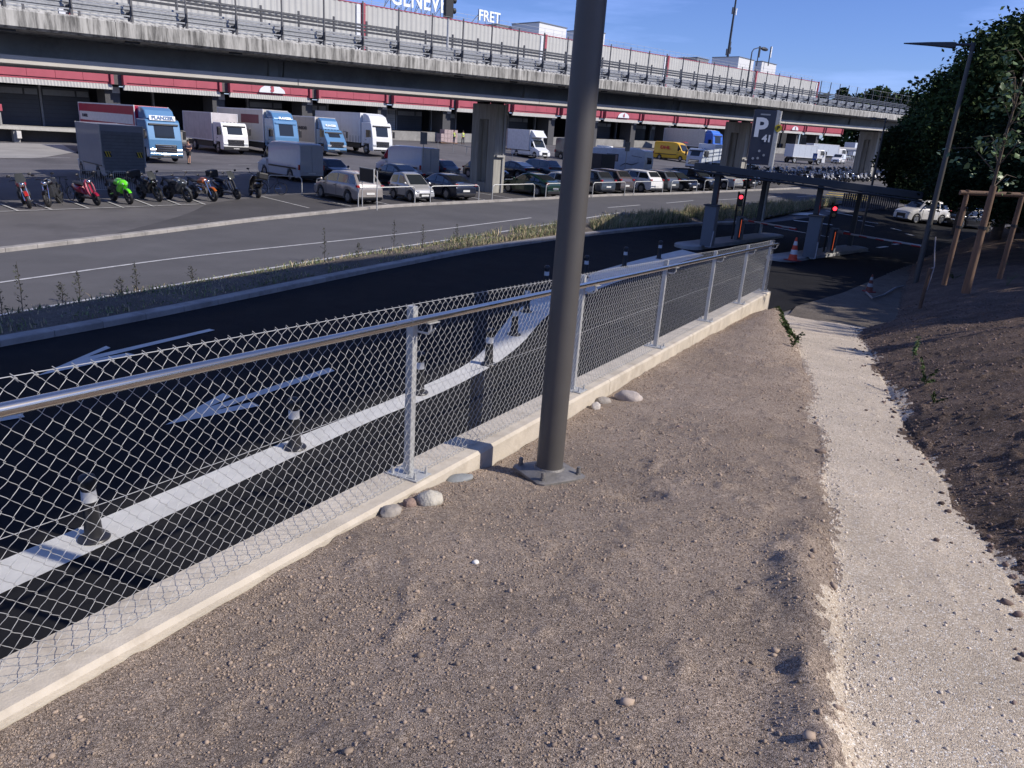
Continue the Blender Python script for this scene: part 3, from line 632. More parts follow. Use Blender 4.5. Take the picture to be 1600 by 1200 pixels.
# ================================================================ VEHICLES
HN=math.atan2(NN[1],NN[0]); HS=HN+math.pi; HU=math.atan2(UU[1],UU[0])
PROF={
'hatch':dict(st=[(0,.36),(.02,.47),(.1,.56),(.25,.64),(.42,.95),(.55,1),(.8,.965),(.95,.67),(.99,.6),(1,.45)],cowl=3,rf=4,rr=6,rb=7,belt=.6),
'sedan':dict(st=[(0,.36),(.02,.46),(.1,.57),(.27,.65),(.43,.95),(.55,1),(.67,.96),(.84,.71),(.96,.69),(.99,.62),(1,.45)],cowl=3,rf=4,rr=6,rb=7,belt=.63),
'coupe':dict(st=[(0,.38),(.02,.5),(.1,.6),(.28,.66),(.45,.95),(.55,1),(.68,.96),(.9,.72),(.97,.68),(1,.5)],cowl=3,rf=4,rr=6,rb=7,belt=.64),
'suv':dict(st=[(0,.36),(.02,.5),(.08,.58),(.23,.65),(.37,.95),(.5,1),(.86,.965),(.96,.68),(.99,.6),(1,.42)],cowl=3,rf=4,rr=6,rb=7,belt=.62),
'mpv':dict(st=[(0,.34),(.02,.45),(.08,.53),(.2,.62),(.4,.96),(.55,1),(.88,.96),(.97,.68),(.995,.6),(1,.4)],cowl=3,rf=4,rr=6,rb=7,belt=.6),
'micro':dict(st=[(0,.3),(.03,.44),(.08,.5),(.2,.58),(.46,.95),(.6,1),(.88,.96),(.98,.66),(1,.55),(1.0,.4)],cowl=3,rf=4,rr=6,rb=7,belt=.58),
'van':dict(st=[(0,.26),(.015,.36),(.06,.42),(.15,.5),(.27,.88),(.34,.96),(.45,1),(.97,.995),(.995,.97),(1,.9)],cowl=3,rf=4,rr=7,rb=8,belt=.5),
'smallvan':dict(st=[(0,.3),(.02,.42),(.1,.52),(.24,.6),(.38,.94),(.48,1),(.96,.98),(.99,.93),(1,.7)],cowl=3,rf=4,rr=6,rb=7,belt=.56),
}
def carbody(t,Lc,W,Hh,kind,paint,wheelR=.32,fa=.19,ra=.8,win=None,cut=1.,rear_glass=True,zb=.2,trim=None,round_=.1):
    p=PROF[kind]; st=[(Lc/2-f*Lc,h*Hh) for f,h in p['st']]; belt=p['belt']*Hh
    xs=np.array([q[0] for q in st])[::-1]; zs=np.array([q[1] for q in st])[::-1]
    zt=lambda x: float(np.interp(x,xs,zs))
    wheels=[Lc/2-fa*Lc,Lc/2-ra*Lc]; Rr=wheelR+.06
    def wy(x): f=abs(x)/(Lc/2); return W/2*(1-round_*f**5-.035*f)
    vanlike=kind in('van','smallvan')
    def wt(x,z):
        if z<=belt: return wy(x)*.97
        return wy(x)*(.97-(.07 if vanlike else .23)*(z-belt)/(Hh-belt))
    def zbot(x):
        z=zb+.1*max(0,abs(x)/(Lc/2)-.88)/.12
        for xw in wheels:
            d=abs(x-xw)
            if d<Rr: z=max(z,wheelR+math.sqrt(Rr*Rr-d*d)*.98)
        return z
    X=set(float(q) for q in xs)
    for xw in wheels:
        for k in (-1,-.97,-.85,-.6,-.3,0,.3,.6,.85,.97,1): X.add(xw+k*Rr)
    for k in range(1,12): X.add(-Lc/2+Lc*k/12)
    X=sorted(q for q in X if q<Lc/2*cut+1e-6 and q>=-Lc/2); X2=[X[0]]
    for q in X[1:]:
        if q-X2[-1]>.004: X2.append(q)
    def ring(x):
        z=zt(x); b=min(zbot(x),z-.1); w_=wy(x); bz=min(belt,z-.045); q=wt(x,z); sh=.05 if z<belt+.1 else .07
        zsh=max(z-sh,bz+.001); wq=wt(x,zsh)
        half=[(w_*.9,b),(w_*.985,b+.03),(w_,max(min(.52*belt+.1,bz-.03),b+.05)),(w_*.985,max(bz-.04,b+.07)),(w_*.955,max(bz,b+.08)),(wq,max(zsh,b+.09)),(wq*.9,max(z-.015,b+.1)),(wq*.5,max(z,b+.11))]
        return [(x,y,zz) for y,zz in half]+[(x,-y,zz) for y,zz in half[::-1]]
    a=MB(); a.loft([ring(x) for x in X2]); body=a.build('body',paint,t,smooth=True)
    # dark underside and wheel housings
    a=MB(); a.box(-Lc/2+.12,Lc/2-.12,-W/2+.16,W/2-.16,zb-.03,wheelR*2+.02); a.build('underbody',black,t)
    def side_pt(x,fr,s): 
        z1=max(zt(x)-.07,belt+.002); z=belt+(z1-belt)*fr; y0=wy(x)*.955; y=y0+(wt(x,z1)-y0)*fr; return (x,s*(y+.007),z)
    xr=st[p['rf']][0]; xc=st[p['cowl']][0]; xrr=st[p['rr']][0]; xrb=st[p['rb']][0]
    for s in (-1,1):
        for x0,x1 in win or []:
            x0,x1=Lc/2-x0*Lc,Lc/2-x1*Lc; a=MB(); n=10; top=[];bot=[]
            for i in range(n+1):
                x=x0+(x1-x0)*i/n; zz=zt(x)-.07-belt
                if zz<.05: continue
                bot.append(side_pt(x,.1,s)); top.append(side_pt(x,.88,s))
            if len(bot)<2: continue
            vs=bot+top; k=len(bot); a.add(vs,[(i,i+1,k+i+1,k+i) for i in range(k-1)]); 
            a.add([(v[0],v[1]-s*.01,v[2]) for v in vs],[(i,i+1,k+i+1,k+i) for i in range(k-1)])
            a.build('side_window',glass,t,fix=False)
    def panel(name,i,j,mt,fy=.84,m0=.07,m1=.94,off=.009):
        (x0,z0),(x1,z1)=st[i],st[j]; a=MB(); vs=[]; n=4; nrm=Vector((-(z1-z0),0,x1-x0)); 
        if i==p['cowl']: nrm=Vector((z1-z0,0,-(x1-x0)))
        nrm.normalize()
        if nrm.z<0: nrm=-nrm
        for r in (m0,m1):
            x=x0+(x1-x0)*r; z=z0+(z1-z0)*r
            for k in range(n+1):
                f=-1+2*k/n; y=f*wt(x,z-.05)*fy; dz=-.0*abs(f)
                vs.append((x+nrm.x*(off+.002),y,z+nrm.z*(off+.002)+dz))
        a.add(vs,[(k,k+1,n+2+k,n+1+k) for k in range(n)]); return a.build(name,mt,t,fix=False)
    a=MB(); xw0,xw1=wheels[0]-Rr-.04,wheels[1]+Rr+.04
    for s in (-1,1):
        cuts=[Lc/2-x1*Lc-.0*Lc for x0,x1 in (win or [])][:2]+([Lc/2-win[0][0]*Lc-.18] if win else [])
        for xc_ in cuts:
            if not(xw1-.25<xc_<xw0+.1): xc_=min(max(xc_,xw1),xw0)
            y=s*(wy(xc_)*1.0+.001); a.box(xc_-.008,xc_+.008,min(y-.012,y+.004),max(y-.012,y+.004),zb+.14,belt-.05)
        y=s*(wy(0)+.004); a.box(xw1+.02,xw0-.02,min(y-.03,y+.006),max(y-.03,y+.006),zb+.02,zb+.12)
        for x0,x1 in (win or [])[:2]:
            xh=Lc/2-x1*Lc+.16; y=s*(wy(xh)*.99+.012); a.box(xh-.08,xh+.08,min(y-.02,y+.012),max(y-.02,y+.012),belt-.13,belt-.1)
        if vanlike: y=s*(wy(0)+.003); a.box(-Lc/2+.35,xw0-.3,min(y-.02,y+.012),max(y-.02,y+.012),.78,.88)
    a.build('side_trim',blackp,t)
    panel('windscreen',p['cowl'],p['rf'],glass_l)
    if rear_glass and not vanlike: panel('rear_window',p['rr'],p['rb'],glass,.8,.1,.86)
    # wheels
    for i,xw in enumerate(wheels):
        for s in (-1,1):
            a=MB(); y=s*(W/2-.12); a.torus((xw,y,wheelR),wheelR-.075,.082,1,24,8,1.25); wh=a.build('wheel',black,t,smooth=True)
            a=MB(); a.cyl((xw,y+s*.06,wheelR),(xw,y+s*.075,wheelR),wheelR-.1,n=18)
            for k in range(5):
                an=2*math.pi*k/5; a.rbox((xw+math.cos(an)*wheelR*.33,y+s*.082,wheelR+math.sin(an)*wheelR*.33),(wheelR*.62,.02,.05),(0,-an,0))
            a.build('rim',MATS.get('rim_metal') or M('rim_metal',(.32,.33,.35),.35,.7),wh)
    # lamps, bumpers, plates, mirrors
    zh=zt(Lc/2-.03*Lc)-.1
    for s in (-1,1):
        a=MB(); a.ell((Lc/2-.115,s*(W/2-.27),zh),.13,.2,.075,12,8); a.build('headlight',M('headlight_glass',(.55,.58,.62),.1,.3,coat=.8),t,smooth=True)
        zr=belt-.04 if not vanlike else belt*.75; a=MB(); a.rbox((-Lc/2+.055,s*(W/2-.15 if not vanlike else W/2-.1),zr),(.15,.2 if not vanlike else .1,.13 if not vanlike else .34)); a.build('tail_light',M('tail_light_red',(.3,.01,.015),.2,coat=.8),t,bevel=.02)
        xm=xc-.12*Lc*.3; a=MB(); a.ell((xm-.12,s*(W/2+.1),belt+.09),.06,.1,.08,8,6); a.tube([(xm-.1,s*(W/2-.06),belt+.03),(xm-.12,s*(W/2+.08),belt+.07)],.02,5); a.build('mirror',trim or paint,t,smooth=True)
    a=MB(); a.box(Lc/2-.07,Lc/2+.012,-.42,.42,zb+.12,zh-.09); a.build('grille',blackp,t,bevel=.01)
    a=MB(); a.box(-Lc/2-.018,-Lc/2+.1,-W/2*.82,W/2*.82,zb+.02,zb+.2); a.build('rear_bumper',trim or blackp,t,bevel=.02)
    pm=M('number_plate',(.68,.68,.66),.5,var=.02)
    a=MB(); a.box(-Lc/2-.03,-Lc/2+.02,-.26,.26,zb+.3,zb+.41); a.build('number_plate',pm,t)
    a=MB(); a.box(Lc/2-.02,Lc/2+.026,-.26,.26,zb+.12,zb+.23); a.build('number_plate',pm,t)
    return body,side_pt
WIN={'hatch':[(.28,.53),(.545,.76),(.775,.9)],'sedan':[(.3,.52),(.54,.7),(.715,.79)],'coupe':[(.31,.55),(.57,.72),(.735,.83)],'suv':[(.26,.49),(.505,.7),(.72,.92)],'mpv':[(.22,.33),(.345,.56),(.575,.78),(.795,.93)],'micro':[(.24,.62),(.66,.9)],'van':[(.17,.295)],'smallvan':[(.27,.46)]}
def paint(name,col,rough=.28,metal=.35): return M(name,col,rough,metal,var=.04,coat=.7)
CARS={}
def car(kind,Lc,W,Hh,pm,u,v,label,cat='car',rz=None,group='cars in the front parking row',name='parked_car',wr=.32,pos=None,**k):
    loc=pos or P3(u,v,.0); t=thing(name,label,cat,loc,HN if rz is None else rz,group)
    carbody(t,Lc,W,Hh,kind,pm,wr,win=k.pop('win',WIN[kind]),**k); return t
silver=paint('silver_paint',(.46,.46,.46)); champ=paint('champagne_paint',(.36,.33,.32)); navy=paint('navy_paint',(.018,.024,.045)); blackc=paint('black_car_paint',(.012,.012,.016)); greenp=paint('dark_green_paint',(.012,.04,.03)); greyp=paint('grey_car_paint',(.1,.11,.125)); whitec=M('white_car_paint',(.72,.71,.7),.3,var=.03,coat=.6); brownp=paint('dusty_brown_paint',(.12,.1,.1)); bluec=paint('slate_blue_paint',(.06,.075,.1)); vanw=M('van_white',(.42,.45,.5),.35,var=.05,coat=.4)
def cv(u,L_,vn=34.2): return (u,vn+L_/2)
car('mpv',4.5,1.82,1.62,champ,*cv(23.2,4.5),'champagne grey people carrier parked with its tail beside the board on two posts')
car('micro',2.6,1.55,1.55,silver,*cv(26.9,2.6),'tiny silver two-seater parked with its nose to the road',rz=HS,wr=.29)
car('coupe',4.35,1.8,1.45,navy,*cv(30.0,4.35),'dark blue low car with a bright bumper trim, left of the concrete pier',trim=None)
car('coupe',4.5,1.85,1.44,greenp,*cv(37.6,4.5,33.9),'dark green sloping-back car just right of the concrete pier')
car('hatch',4.1,1.78,1.5,whitec,*cv(40.6,4.1),'white hatchback mostly hidden behind the tall lamp pole')
car('suv',4.6,1.86,1.64,bluec,*cv(43.6,4.6),'slate blue off-roader, first one showing right of the lamp pole')
car('suv',4.5,1.85,1.66,brownp,*cv(46.2,4.5,34.5),'dusty dark tall car between the slate blue and the white off-roader')
car('suv',4.4,1.84,1.66,whitec,*cv(49.2,4.4,33.9),'white off-roader with dark glass in the parking row')
car('suv',4.3,1.8,1.6,greyp,*cv(51.9,4.3),'dark grey tall car right of the white off-roader')
car('hatch',4.2,1.78,1.48,blackc,*cv(54.7,4.2,34),'black hatchback facing the road, right of the dark grey tall car',rz=HS)
car('suv',4.7,1.9,1.68,blackc,*cv(57.9,4.7,34),'large black off-roader facing the road, left of the silver saloon',rz=HS)
car('sedan',4.7,1.83,1.42,silver,*cv(61.6,4.7,33.9),'silver saloon at the right-hand end of the parking row')
car('hatch',4.0,1.75,1.45,blackc,*cv(64.9,4.0,34.2),'black small car in the last place before the motorcycles')
G2='cars in the second parking row'
car('hatch',3.9,1.72,1.45,navy,28.7,47.2,'dark blue small car beside the long pale van',rz=HS,group=G2)
car('sedan',4.6,1.82,1.42,blackc,31.6,43.6,'black saloon behind the tiny silver two-seater',group=G2)
car('hatch',4.0,1.76,1.46,bluec,38.4,47.5,'slate blue hatchback between the second pale van and the concrete pier',group=G2)
car('hatch',4.0,1.8,1.42,blackc,42.8,46.5,'black rounded small car right of the concrete pier in the second row',rz=HS,group=G2)
car('coupe',4.6,1.85,1.42,blackc,46.3,46.8,'black sleek car in the second row, left of the tall lamp pole',group=G2)
car('suv',4.5,1.84,1.6,greyp,49.3,46.8,'dark tall car in the second row half hidden by the lamp pole',group=G2)
# vans
car('van',5.9,2.0,2.45,vanw,26.2,48.4,'long pale panel van parked in the shade under the viaduct, beside the motorcycles','van',group='pale vans under the viaduct',name='panel_van',wr=.34,trim=blackp)
car('van',5.9,1.98,2.35,vanw,36.3,48.6,'pale high-roof van under the viaduct just left of the concrete pier','van',group='pale vans under the viaduct',name='panel_van',wr=.34,trim=blackp)
def rear_doors(t,L_,W,Hh,z0=.6): 
    for s in (-1,1):
        a=MB(); a.box(-L_/2-.035,-L_/2-.002,min(s*.02,s*(W/2-.16)),max(s*.02,s*(W/2-.16)),z0,Hh-.12); a.build('rear_door',vanw,t,bevel=.015)
for nm in [o for o in COL.objects if o.name.startswith('panel_van') and o.type=='EMPTY']: rear_doors(nm,5.9,2.0,2.42)
dv=car('van',6.0,2.0,2.6,M('courier_yellow',(.72,.42,.015),.35,var=.04,coat=.3),0,0,'yellow courier van with red lettering facing the road','van',rz=HS,name='delivery_van',group=None,pos=P3(97.5,65,0),wr=.34)
text('lettering','DHL',.62,M('letter_red',(.6,.02,.03),.4,var=0),dv,(-.9,-.985,1.75),(1,0,0),(0,.12,1),bold=.02,sx=1.5,depth=.02)
text('lettering','DHL',.5,MATS['letter_red'],dv,(1.9,0,2.62),(0,1,0),(-1,0,.4),bold=.01,depth=.02)
d2=car('van',5.6,2.0,2.6,paint('dark_van_paint',(.05,.065,.09)),74.2,64,'dark grey-blue van right of the tall lamp pole','van',rz=HS,name='dark_van',group=None,wr=.34)
car('smallvan',4.6,1.8,1.85,whitec,152,63,'small white van at the far right before the long white container','van',rz=HU+R(188),name='small_van',group=None)
px_,py_,_z=hit(1437,348); car('suv',3.9,1.7,1.68,M('white_suzuki',(.62,.61,.6),.35,coat=.5),0,0,'small white off-road car on the shaded road by the trees',rz=HU+R(152),pos=(px_,py_,_z+.02),group=None,name='white_car')
px_,py_,_z=hit(1508,356); car('hatch',4.2,1.8,1.5,blackc,0,0,'black car in deep shade under the trees behind the light-coloured one',rz=HU+R(150),pos=(px_,py_,_z+.02),group=None,name='shaded_car')
# ---------------------------------------------------------------- lorries
def wheelset(t,x,W,r=.5,dual=False):
    for s in (-1,1):
        y=s*(W/2-.17); a=MB(); a.torus((x,y,r),r-.12,.135,1,22,8,1.15); wh=a.build('wheel',black,t,smooth=True)
        a=MB(); a.cyl((x,y+s*.06,r),(x,y+s*.1,r),r-.17,r-.2,n=16); a.cyl((x,y+s*.09,r),(x,y+s*.14,r),.1,n=10); a.build('rim',M('truck_rim',(.4,.41,.42),.45,.5),wh)
def lorry(label,pos,rz,cabm,boxm,cabH=3.0,L=9.5,boxH=3.6,boxL=7.,W=2.5,deflector=None,stripe=None,vis=None,side=None,boxz=1.05,name='lorry',axles=(1.3,6.6),group='lorries backed up to the loading docks',grillem=None,nose=0.,curtain=False,roofm=None,cabL=2.1,bumper=None):
    "nose at +L/2; local x forward"
    t=thing(name,label,'lorry',pos,rz,group); x1=L/2; zf=.35
    ww_=W/2-.02; n0=nose
    side_p=[(x1-n0*.05,zf),(x1+0,zf+.5),(x1-.02-n0*.02,1.2),(x1-.06-n0,1.62),(x1-.34-n0*1.5,cabH-.18),(x1-.5-n0*1.5,cabH),(x1-cabL,cabH),(x1-cabL,.75),(x1-1.75,.75),(x1-1.72,1.02),(x1-.72,1.02),(x1-.7,zf)]
    a=MB(); a.prism(side_p,1,-ww_,ww_); cab=a.build('cab',cabm,t,bevel=.07)
    fr=Vector((x1-.06-n0,0,1.62)); fb=Vector((x1-.34-n0*1.5,0,cabH-.18)); d=fb-fr; 
    a=MB(); vs=[]
    for r_ in (.1,.8):
        q=fr+d*r_
        for k in range(5): f=-1+k*.5; vs.append((q.x+.016-.04*abs(f)**3,f*(ww_-.13),q.z))
    a.add(vs,[(k,k+1,6+k,5+k) for k in range(4)]); a.build('windscreen',glass_l,t,fix=False)
    a=MB(); q=fr+d*.86; a.rbox((q.x+.03,0,q.z),(.12,W-.35,.14),(0,R(-10),0)); a.build('sun_visor',vis or blackp,t,bevel=.03)
    for s in (-1,1):
        a=MB(); y=s*(ww_+.006); a.prism([(x1-.32-n0,1.68),(x1-.55-n0*1.3,2.35),(x1-1.25-n0*.6,2.35),(x1-1.25-n0*.6,1.6)],1,min(y,y-s*.02),max(y,y-s*.02)); a.build('side_window',glass,t)
        a=MB(); a.tube([(x1-.35-n0,s*ww_,2.3),(x1-.2-n0*.6,s*(ww_+.22),2.3)],.03,6); a.rbox((x1-.2-n0*.6,s*(ww_+.25),2.0),(.13,.2,.62)); a.build('mirror',blackp,t,bevel=.03)
        a=MB(); a.rbox((x1-.04,s*(ww_-.26),.88),(.14,.42,.2)); a.build('headlight',MATS['headlight_glass'],t,bevel=.03)
    a=MB(); a.box(x1-.2,x1+.035,-ww_*.98,ww_*.98,.33,.66); a.build('bumper',bumper or cabm,t,bevel=.03)
    a=MB(); a.box(x1-.06,x1+.02,-.78,.78,.72,1.28); 
    gr=a.build('grille',grillem or blackp,t,bevel=.02); a=MB()
    for z in (.84,1.0,1.16): a.box(x1+.01,x1+.045,-.7,.7,z-.022,z+.022)
    a.build('grille_bar',chrome if grillem is None else cabm,gr)
    a=MB(); a.box(x1+.03,x1+.045,-.26,.26,.42,.53); a.build('number_plate',MATS['number_plate'],t)
    if deflector:
        a=MB(); zt_=boxH-.05; a.prism([(x1-.62-n0*1.5,cabH),(x1-1.05-n0*1.5,cabH+(zt_-cabH)*.75),(x1-1.6-n0,zt_),(x1-cabL,zt_),(x1-cabL,cabH)],1,-ww_*.86,ww_*.86); a.build('wind_deflector',deflector,t,bevel=.08)
    a=MB(); a.box(-L/2+.3,x1-1.0,-.45,.45,.72,boxz); a.box(-L/2+1.,x1-2.5,-W/2+.12,-W/2+.3,.5,.95); a.box(-L/2+1.,x1-2.5,W/2-.3,W/2-.12,.5,.95); a.build('chassis',dark,t)
    xb1=x1-cabL-.12; xb0=xb1-boxL; a=MB(); a.box(xb0,xb1,-W/2,W/2,boxz,boxH); bx_=a.build('cargo_box',boxm,t,bevel=.03)
    a=MB(); 
    for s in (-1,1): 
        a.box(xb0-.01,xb1+.01,s*W/2-.02,s*W/2+.02,boxz-.02,boxz+.1); a.box(xb0-.01,xb1+.01,s*W/2-.02,s*W/2+.02,boxH-.08,boxH+.015)
    for x in (xb0,xb1):
        for s in (-1,1): a.box(x-.03,x+.03,s*W/2-.03,s*W/2+.025,boxz,boxH)
    a.build('box_frame',roofm or whitep,t)
    if curtain:
        a=MB(); n=int(boxL/.09)
        for s in (-1,1):
            vs=[]
            for z in (boxz+.1,boxH-.1):
                for i in range(n+1): vs.append((xb0+.05+(boxL-.1)*i/n,s*(W/2+.012+.012*math.sin(i*1.3+math.sin(i*.37)*2)),z))
            a.add(vs,[(i,i+1,n+2+i,n+1+i) for i in range(n)])
        a.build('side_curtain',boxm,t,fix=False)
        a=MB()
        for s in (-1,1):
            for i in range(int(boxL/.55)): a.box(xb0+.3+i*.55,xb0+.33+i*.55,s*(W/2+.03)-.01,s*(W/2+.03)+.01,boxz-.1,boxz+.65)
        a.build('curtain_strap',dark,t)
    a=MB(); a.box(x1-.1,x1+.045,-ww_*.95,ww_*.95,.36,.5); a.build('bumper_step',blackp,t)
    a=MB()
    for s in (-1,1):
        a.box(x1-.62,x1-.61,s*ww_-.006,s*ww_+.006,1.05,2.5); a.box(x1-1.42,x1-1.41,s*ww_-.006,s*ww_+.006,1.05,2.5); a.box(x1-1.32,x1-1.12,s*ww_-.02,s*ww_+.02,1.35,1.4)
        for q in range(4): a.box(x1-1.3-.0,x1-.8,s*ww_-.03,s*ww_+.012,.42+q*.0,.5)
    for y in (-.7,-.35,0,.35,.7): a.box(x1-cabL+1.1,x1-cabL+1.2,y-.05,y+.05,cabH,cabH+.05)
    a.build('cab_trim',blackp,t)
    a=MB()
    for q in range(1,int(boxL/1.25)):
        for s in (-1,1): a.box(xb0+q*1.25-.006,xb0+q*1.25+.006,s*W/2-.004,s*W/2+.004,boxz+.12,boxH-.1)
    for s in (-1,1):
        for q in range(int(boxL/1.9)): a.box(xb0+.5+q*1.9,xb0+.62+q*1.9,s*W/2-.01,s*W/2+.024,boxz+.02,boxz+.07)
    a.build('box_seams',M('seam_grey',(.2,.2,.2),.6),t)
    for i,ax in enumerate(axles): wheelset(t,x1-ax,W,.5)
    return t,x1,xb0,xb1
gloss_blue=paint('haulier_blue',(.09,.22,.4),.3,.1)
tlf=thing
def hpos(px,py,L_,sgn=-1):
    x,y,z=hit(px,py); # the nose stands here; the body runs back across the yard
    u,v=uvof(x,y); return u,v
def at(u,v,dz=0): return P3(u,v,dz)
# red and white long lorry with a blue cab
u0,v0=hpos(262,256,0); t,x1,xb0,xb1=lorry('long lorry with a light blue cab and a wine red trailer with a white band',at(u0,v0+8.2),HS,gloss_blue,redp,3.05,16.4,3.95,13.6,deflector=gloss_blue,axles=(1.35,4.6,12.4,13.7,15.),cabL=2.3,group='lorries backed up to the loading docks',name='articulated_lorry')
a=MB(); 
for s in (-1,1): a.box(xb0+.2,xb1-.4,s*1.25-.012*(s<0)-.002,s*1.25+.012*(s>0)+.002,2.55,3.25)
a.build('white_band',M('band_white',(.62,.6,.6),.5),t)
text('lettering','PLANZER',.34,M('letter_dark',(.03,.03,.05),.5,var=0),t,(xb0+1.6,-1.275,2.9),(1,0,0),(0,0,1),bold=.012)
a=MB(); a.rbox((x1-.40,0,3.15),(.1,1.9,.36),(0,R(-12),0)); sg=a.build('roof_sign',M('lit_white_sign',(.85,.88,.92),.4),t,bevel=.03)
text('lettering','PLANZER',.34,M('letter_blue',(.05,.13,.3),.5,var=0),sg,(x1-.33,0,3.16),(0,1,0),(-.2,0,1),bold=.014,sx=1.1)
# box lorry
u0,v0=hpos(370,242,0); v0=min(v0,73); lorry('white box lorry with a white cab and dark grille, second lorry from the left',at(u0,v0+4.6),HS,whitep,M('grubby_box',(.5,.47,.47),.6,var=.1,vs=1.5,dirt=((.3,.27,.28),1.2,.5,.75,.5)),2.75,9.2,3.55,6.6,grillem=None,name='box_lorry',bumper=blackp)
# blue cab with a long pale box
u0,v0=atV(450,243,67)[0],67; t,x1,xb0,xb1=lorry('lorry with a light blue high-roof cab and a long pale box with a purple-red panel',at(u0,v0+6.3),HS,gloss_blue,M('pale_box',(.56,.53,.48),.6,var=.06),3.25,12.6,4.0,9.9,deflector=gloss_blue,vis=gloss_blue,name='rigid_lorry')
text('lettering','PLANZER',.3,M('letter_white',(.8,.82,.84),.5,var=0),t,(x1-.36,0,3.32),(0,1,0),(-.5,0,1),bold=.012)
a=MB(); a.box(xb1-4.6,xb1-.9,-1.262,-1.2501,2.7,3.5); a.build('side_panel',M('plum_red',(.16,.035,.06),.5),t)
# small blue lorry
u0,v0=atV(527,243,67)[0],67; t,x1,xb0,xb1=lorry('small blue-cab lorry with a beige box lettered on its side',at(u0,v0+3.9),HS,gloss_blue,M('beige_box',(.44,.4,.36),.6,var=.05),2.35,7.8,3.5,5.6,W=2.25,deflector=gloss_blue,nose=.28,name='small_lorry',axles=(1.0,5.6),boxz=.95)
text('lettering','SCHNEIDER',.42,MATS['letter_dark'],t,(xb0+2.9,-1.15,2.35),(1,0,0),(0,0,1),bold=.012)
text('lettering','PLANZER',.28,MATS['letter_white'],t,(x1-1.15,0,2.75),(0,1,0),(-.6,0,1),bold=.012)
# white curtain-sider
u0,v0=atV(598,246,66)[0],66; lorry('white curtain-sided lorry with a tall white cab, right-hand one of the docked group',at(u0,v0+5.6),HS,whitep,whitet,3.1,11.2,3.95,8.8,deflector=whitep,curtain=True,name='curtain_lorry')
# white box on a van chassis, coming out
def boxvan(label,pos,rz,cabm,boxm,boxL=4.2,boxH=3.15,W=2.2,name='box_van',luton=False,cabH=2.4,group=None):
    t=thing(name,label,'van',pos,rz,group); Lc=5.6
    carbody(t,Lc,1.98,cabH,'van',cabm,.34,fa=.16,ra=.78,win=WIN['van'],trim=blackp)
    a=MB(); a.box(-2.8-.5,-3.3+boxL+.5*0,-W/2,W/2,.85,boxH); a.build('cargo_box',boxm,t,bevel=.03)
    a=MB()
    for x in (-3.3,-3.3+boxL):
        for s in (-1,1): a.box(x-.025,x+.025,s*W/2-.03,s*W/2+.02,.83,boxH+.01)
    a.box(-3.33,-3.28,-W/2,W/2,.8,.9); a.build('box_frame',galv,t)
    a=MB(); xe=-3.3+boxL; a.prism([(xe,boxH-.02),(xe+.15,boxH-.05),(xe+1.0,cabH+.02),(xe,cabH-.1)],1,-.9,.9); a.build('wind_deflector',cabm,t,bevel=.04)
    return t
t=boxvan('white box van driving away from the docks, left of the tall lamp pole',at(68.5,66.5),HS+R(-6),whitep,M('clean_box',(.66,.67,.69),.5),4.3,3.2)
# grey box van with a tail lift, seen from behind
t=boxvan('grey box van seen from behind with hazard stripes on its tail lift',at(uvof(*hit(200,285)[:2])[0],uvof(*hit(200,285)[:2])[1]+3.4),HN+R(-1),M('pale_cab',(.34,.36,.4),.4,coat=.3),M('grey_box',(.24,.25,.28),.45,var=.06,vs=1.2,coat=.15),4.6,3.1,2.3)
a=MB(); a.box(-3.37,-3.31,-1.08,1.08,.45,2.75); tl=a.build('tail_lift',M('lift_grey',(.17,.18,.2),.5,.2),t,bevel=.01)
a=MB()
for k in range(12): a.box(-3.385,-3.365,-1.05,1.05,.55+k*.18,.56+k*.18)
a.build('lift_rib',dark,tl)
for s in (-1,1):
    a=MB(); a.box(-3.39,-3.374,s*.85-.15,s*.85+.15,1.35,1.65); hb=a.build('hazard_board',M('hazard_yellow',(.62,.47,.03),.5),tl)
    a=MB()
    for k in (-1,0,1): a.prism([(s*.85+k*.13-.07,1.36),(s*.85+k*.13-.0,1.36),(s*.85+k*.13+.09,1.64),(s*.85+k*.13+.02,1.64)],0,-3.394,-3.391)
    a.build('hazard_stripe',black,hb)
# pale caravan-like trailer, dark trailer, big lorries on the right
def trailer(label,pos,rz,L_,W,Hh,mt,name='box_trailer',z0=.55,wheels=(0,),cat='trailer'):
    t=thing(name,label,cat,pos,rz); a=MB(); a.box(-L_/2,L_/2,-W/2,W/2,z0,Hh); a.build('trailer_box',mt,t,bevel=.06)
    a=MB(); a.box(-L_/2,L_/2,-.5,.5,z0-.2,z0); a.tube([(L_/2,.5,z0-.1),(L_/2+1.2,0,z0-.1),(L_/2,-.5,z0-.1)],.05,6); a.build('drawbar',dark,t)
    for x in wheels: wheelset(t,x,W,.34)
    return t
car_t=thing('caravan','white touring caravan with a side window and dark swoosh graphics','caravan',at(62.3,47.9),HN+R(14)); Lq,Wq,Hq=6.4,2.3,2.65
a=MB(); a.prism([(-3.2,.5),(-3.25,1.6),(-3.1,2.55),(-2.6,2.65),(2.3,2.6),(2.9,2.2),(3.2,1.3),(3.15,.5)],1,-1.15,1.15); a.build('caravan_body',M('caravan_white',(.52,.56,.62),.35,coat=.3),car_t,bevel=.08)
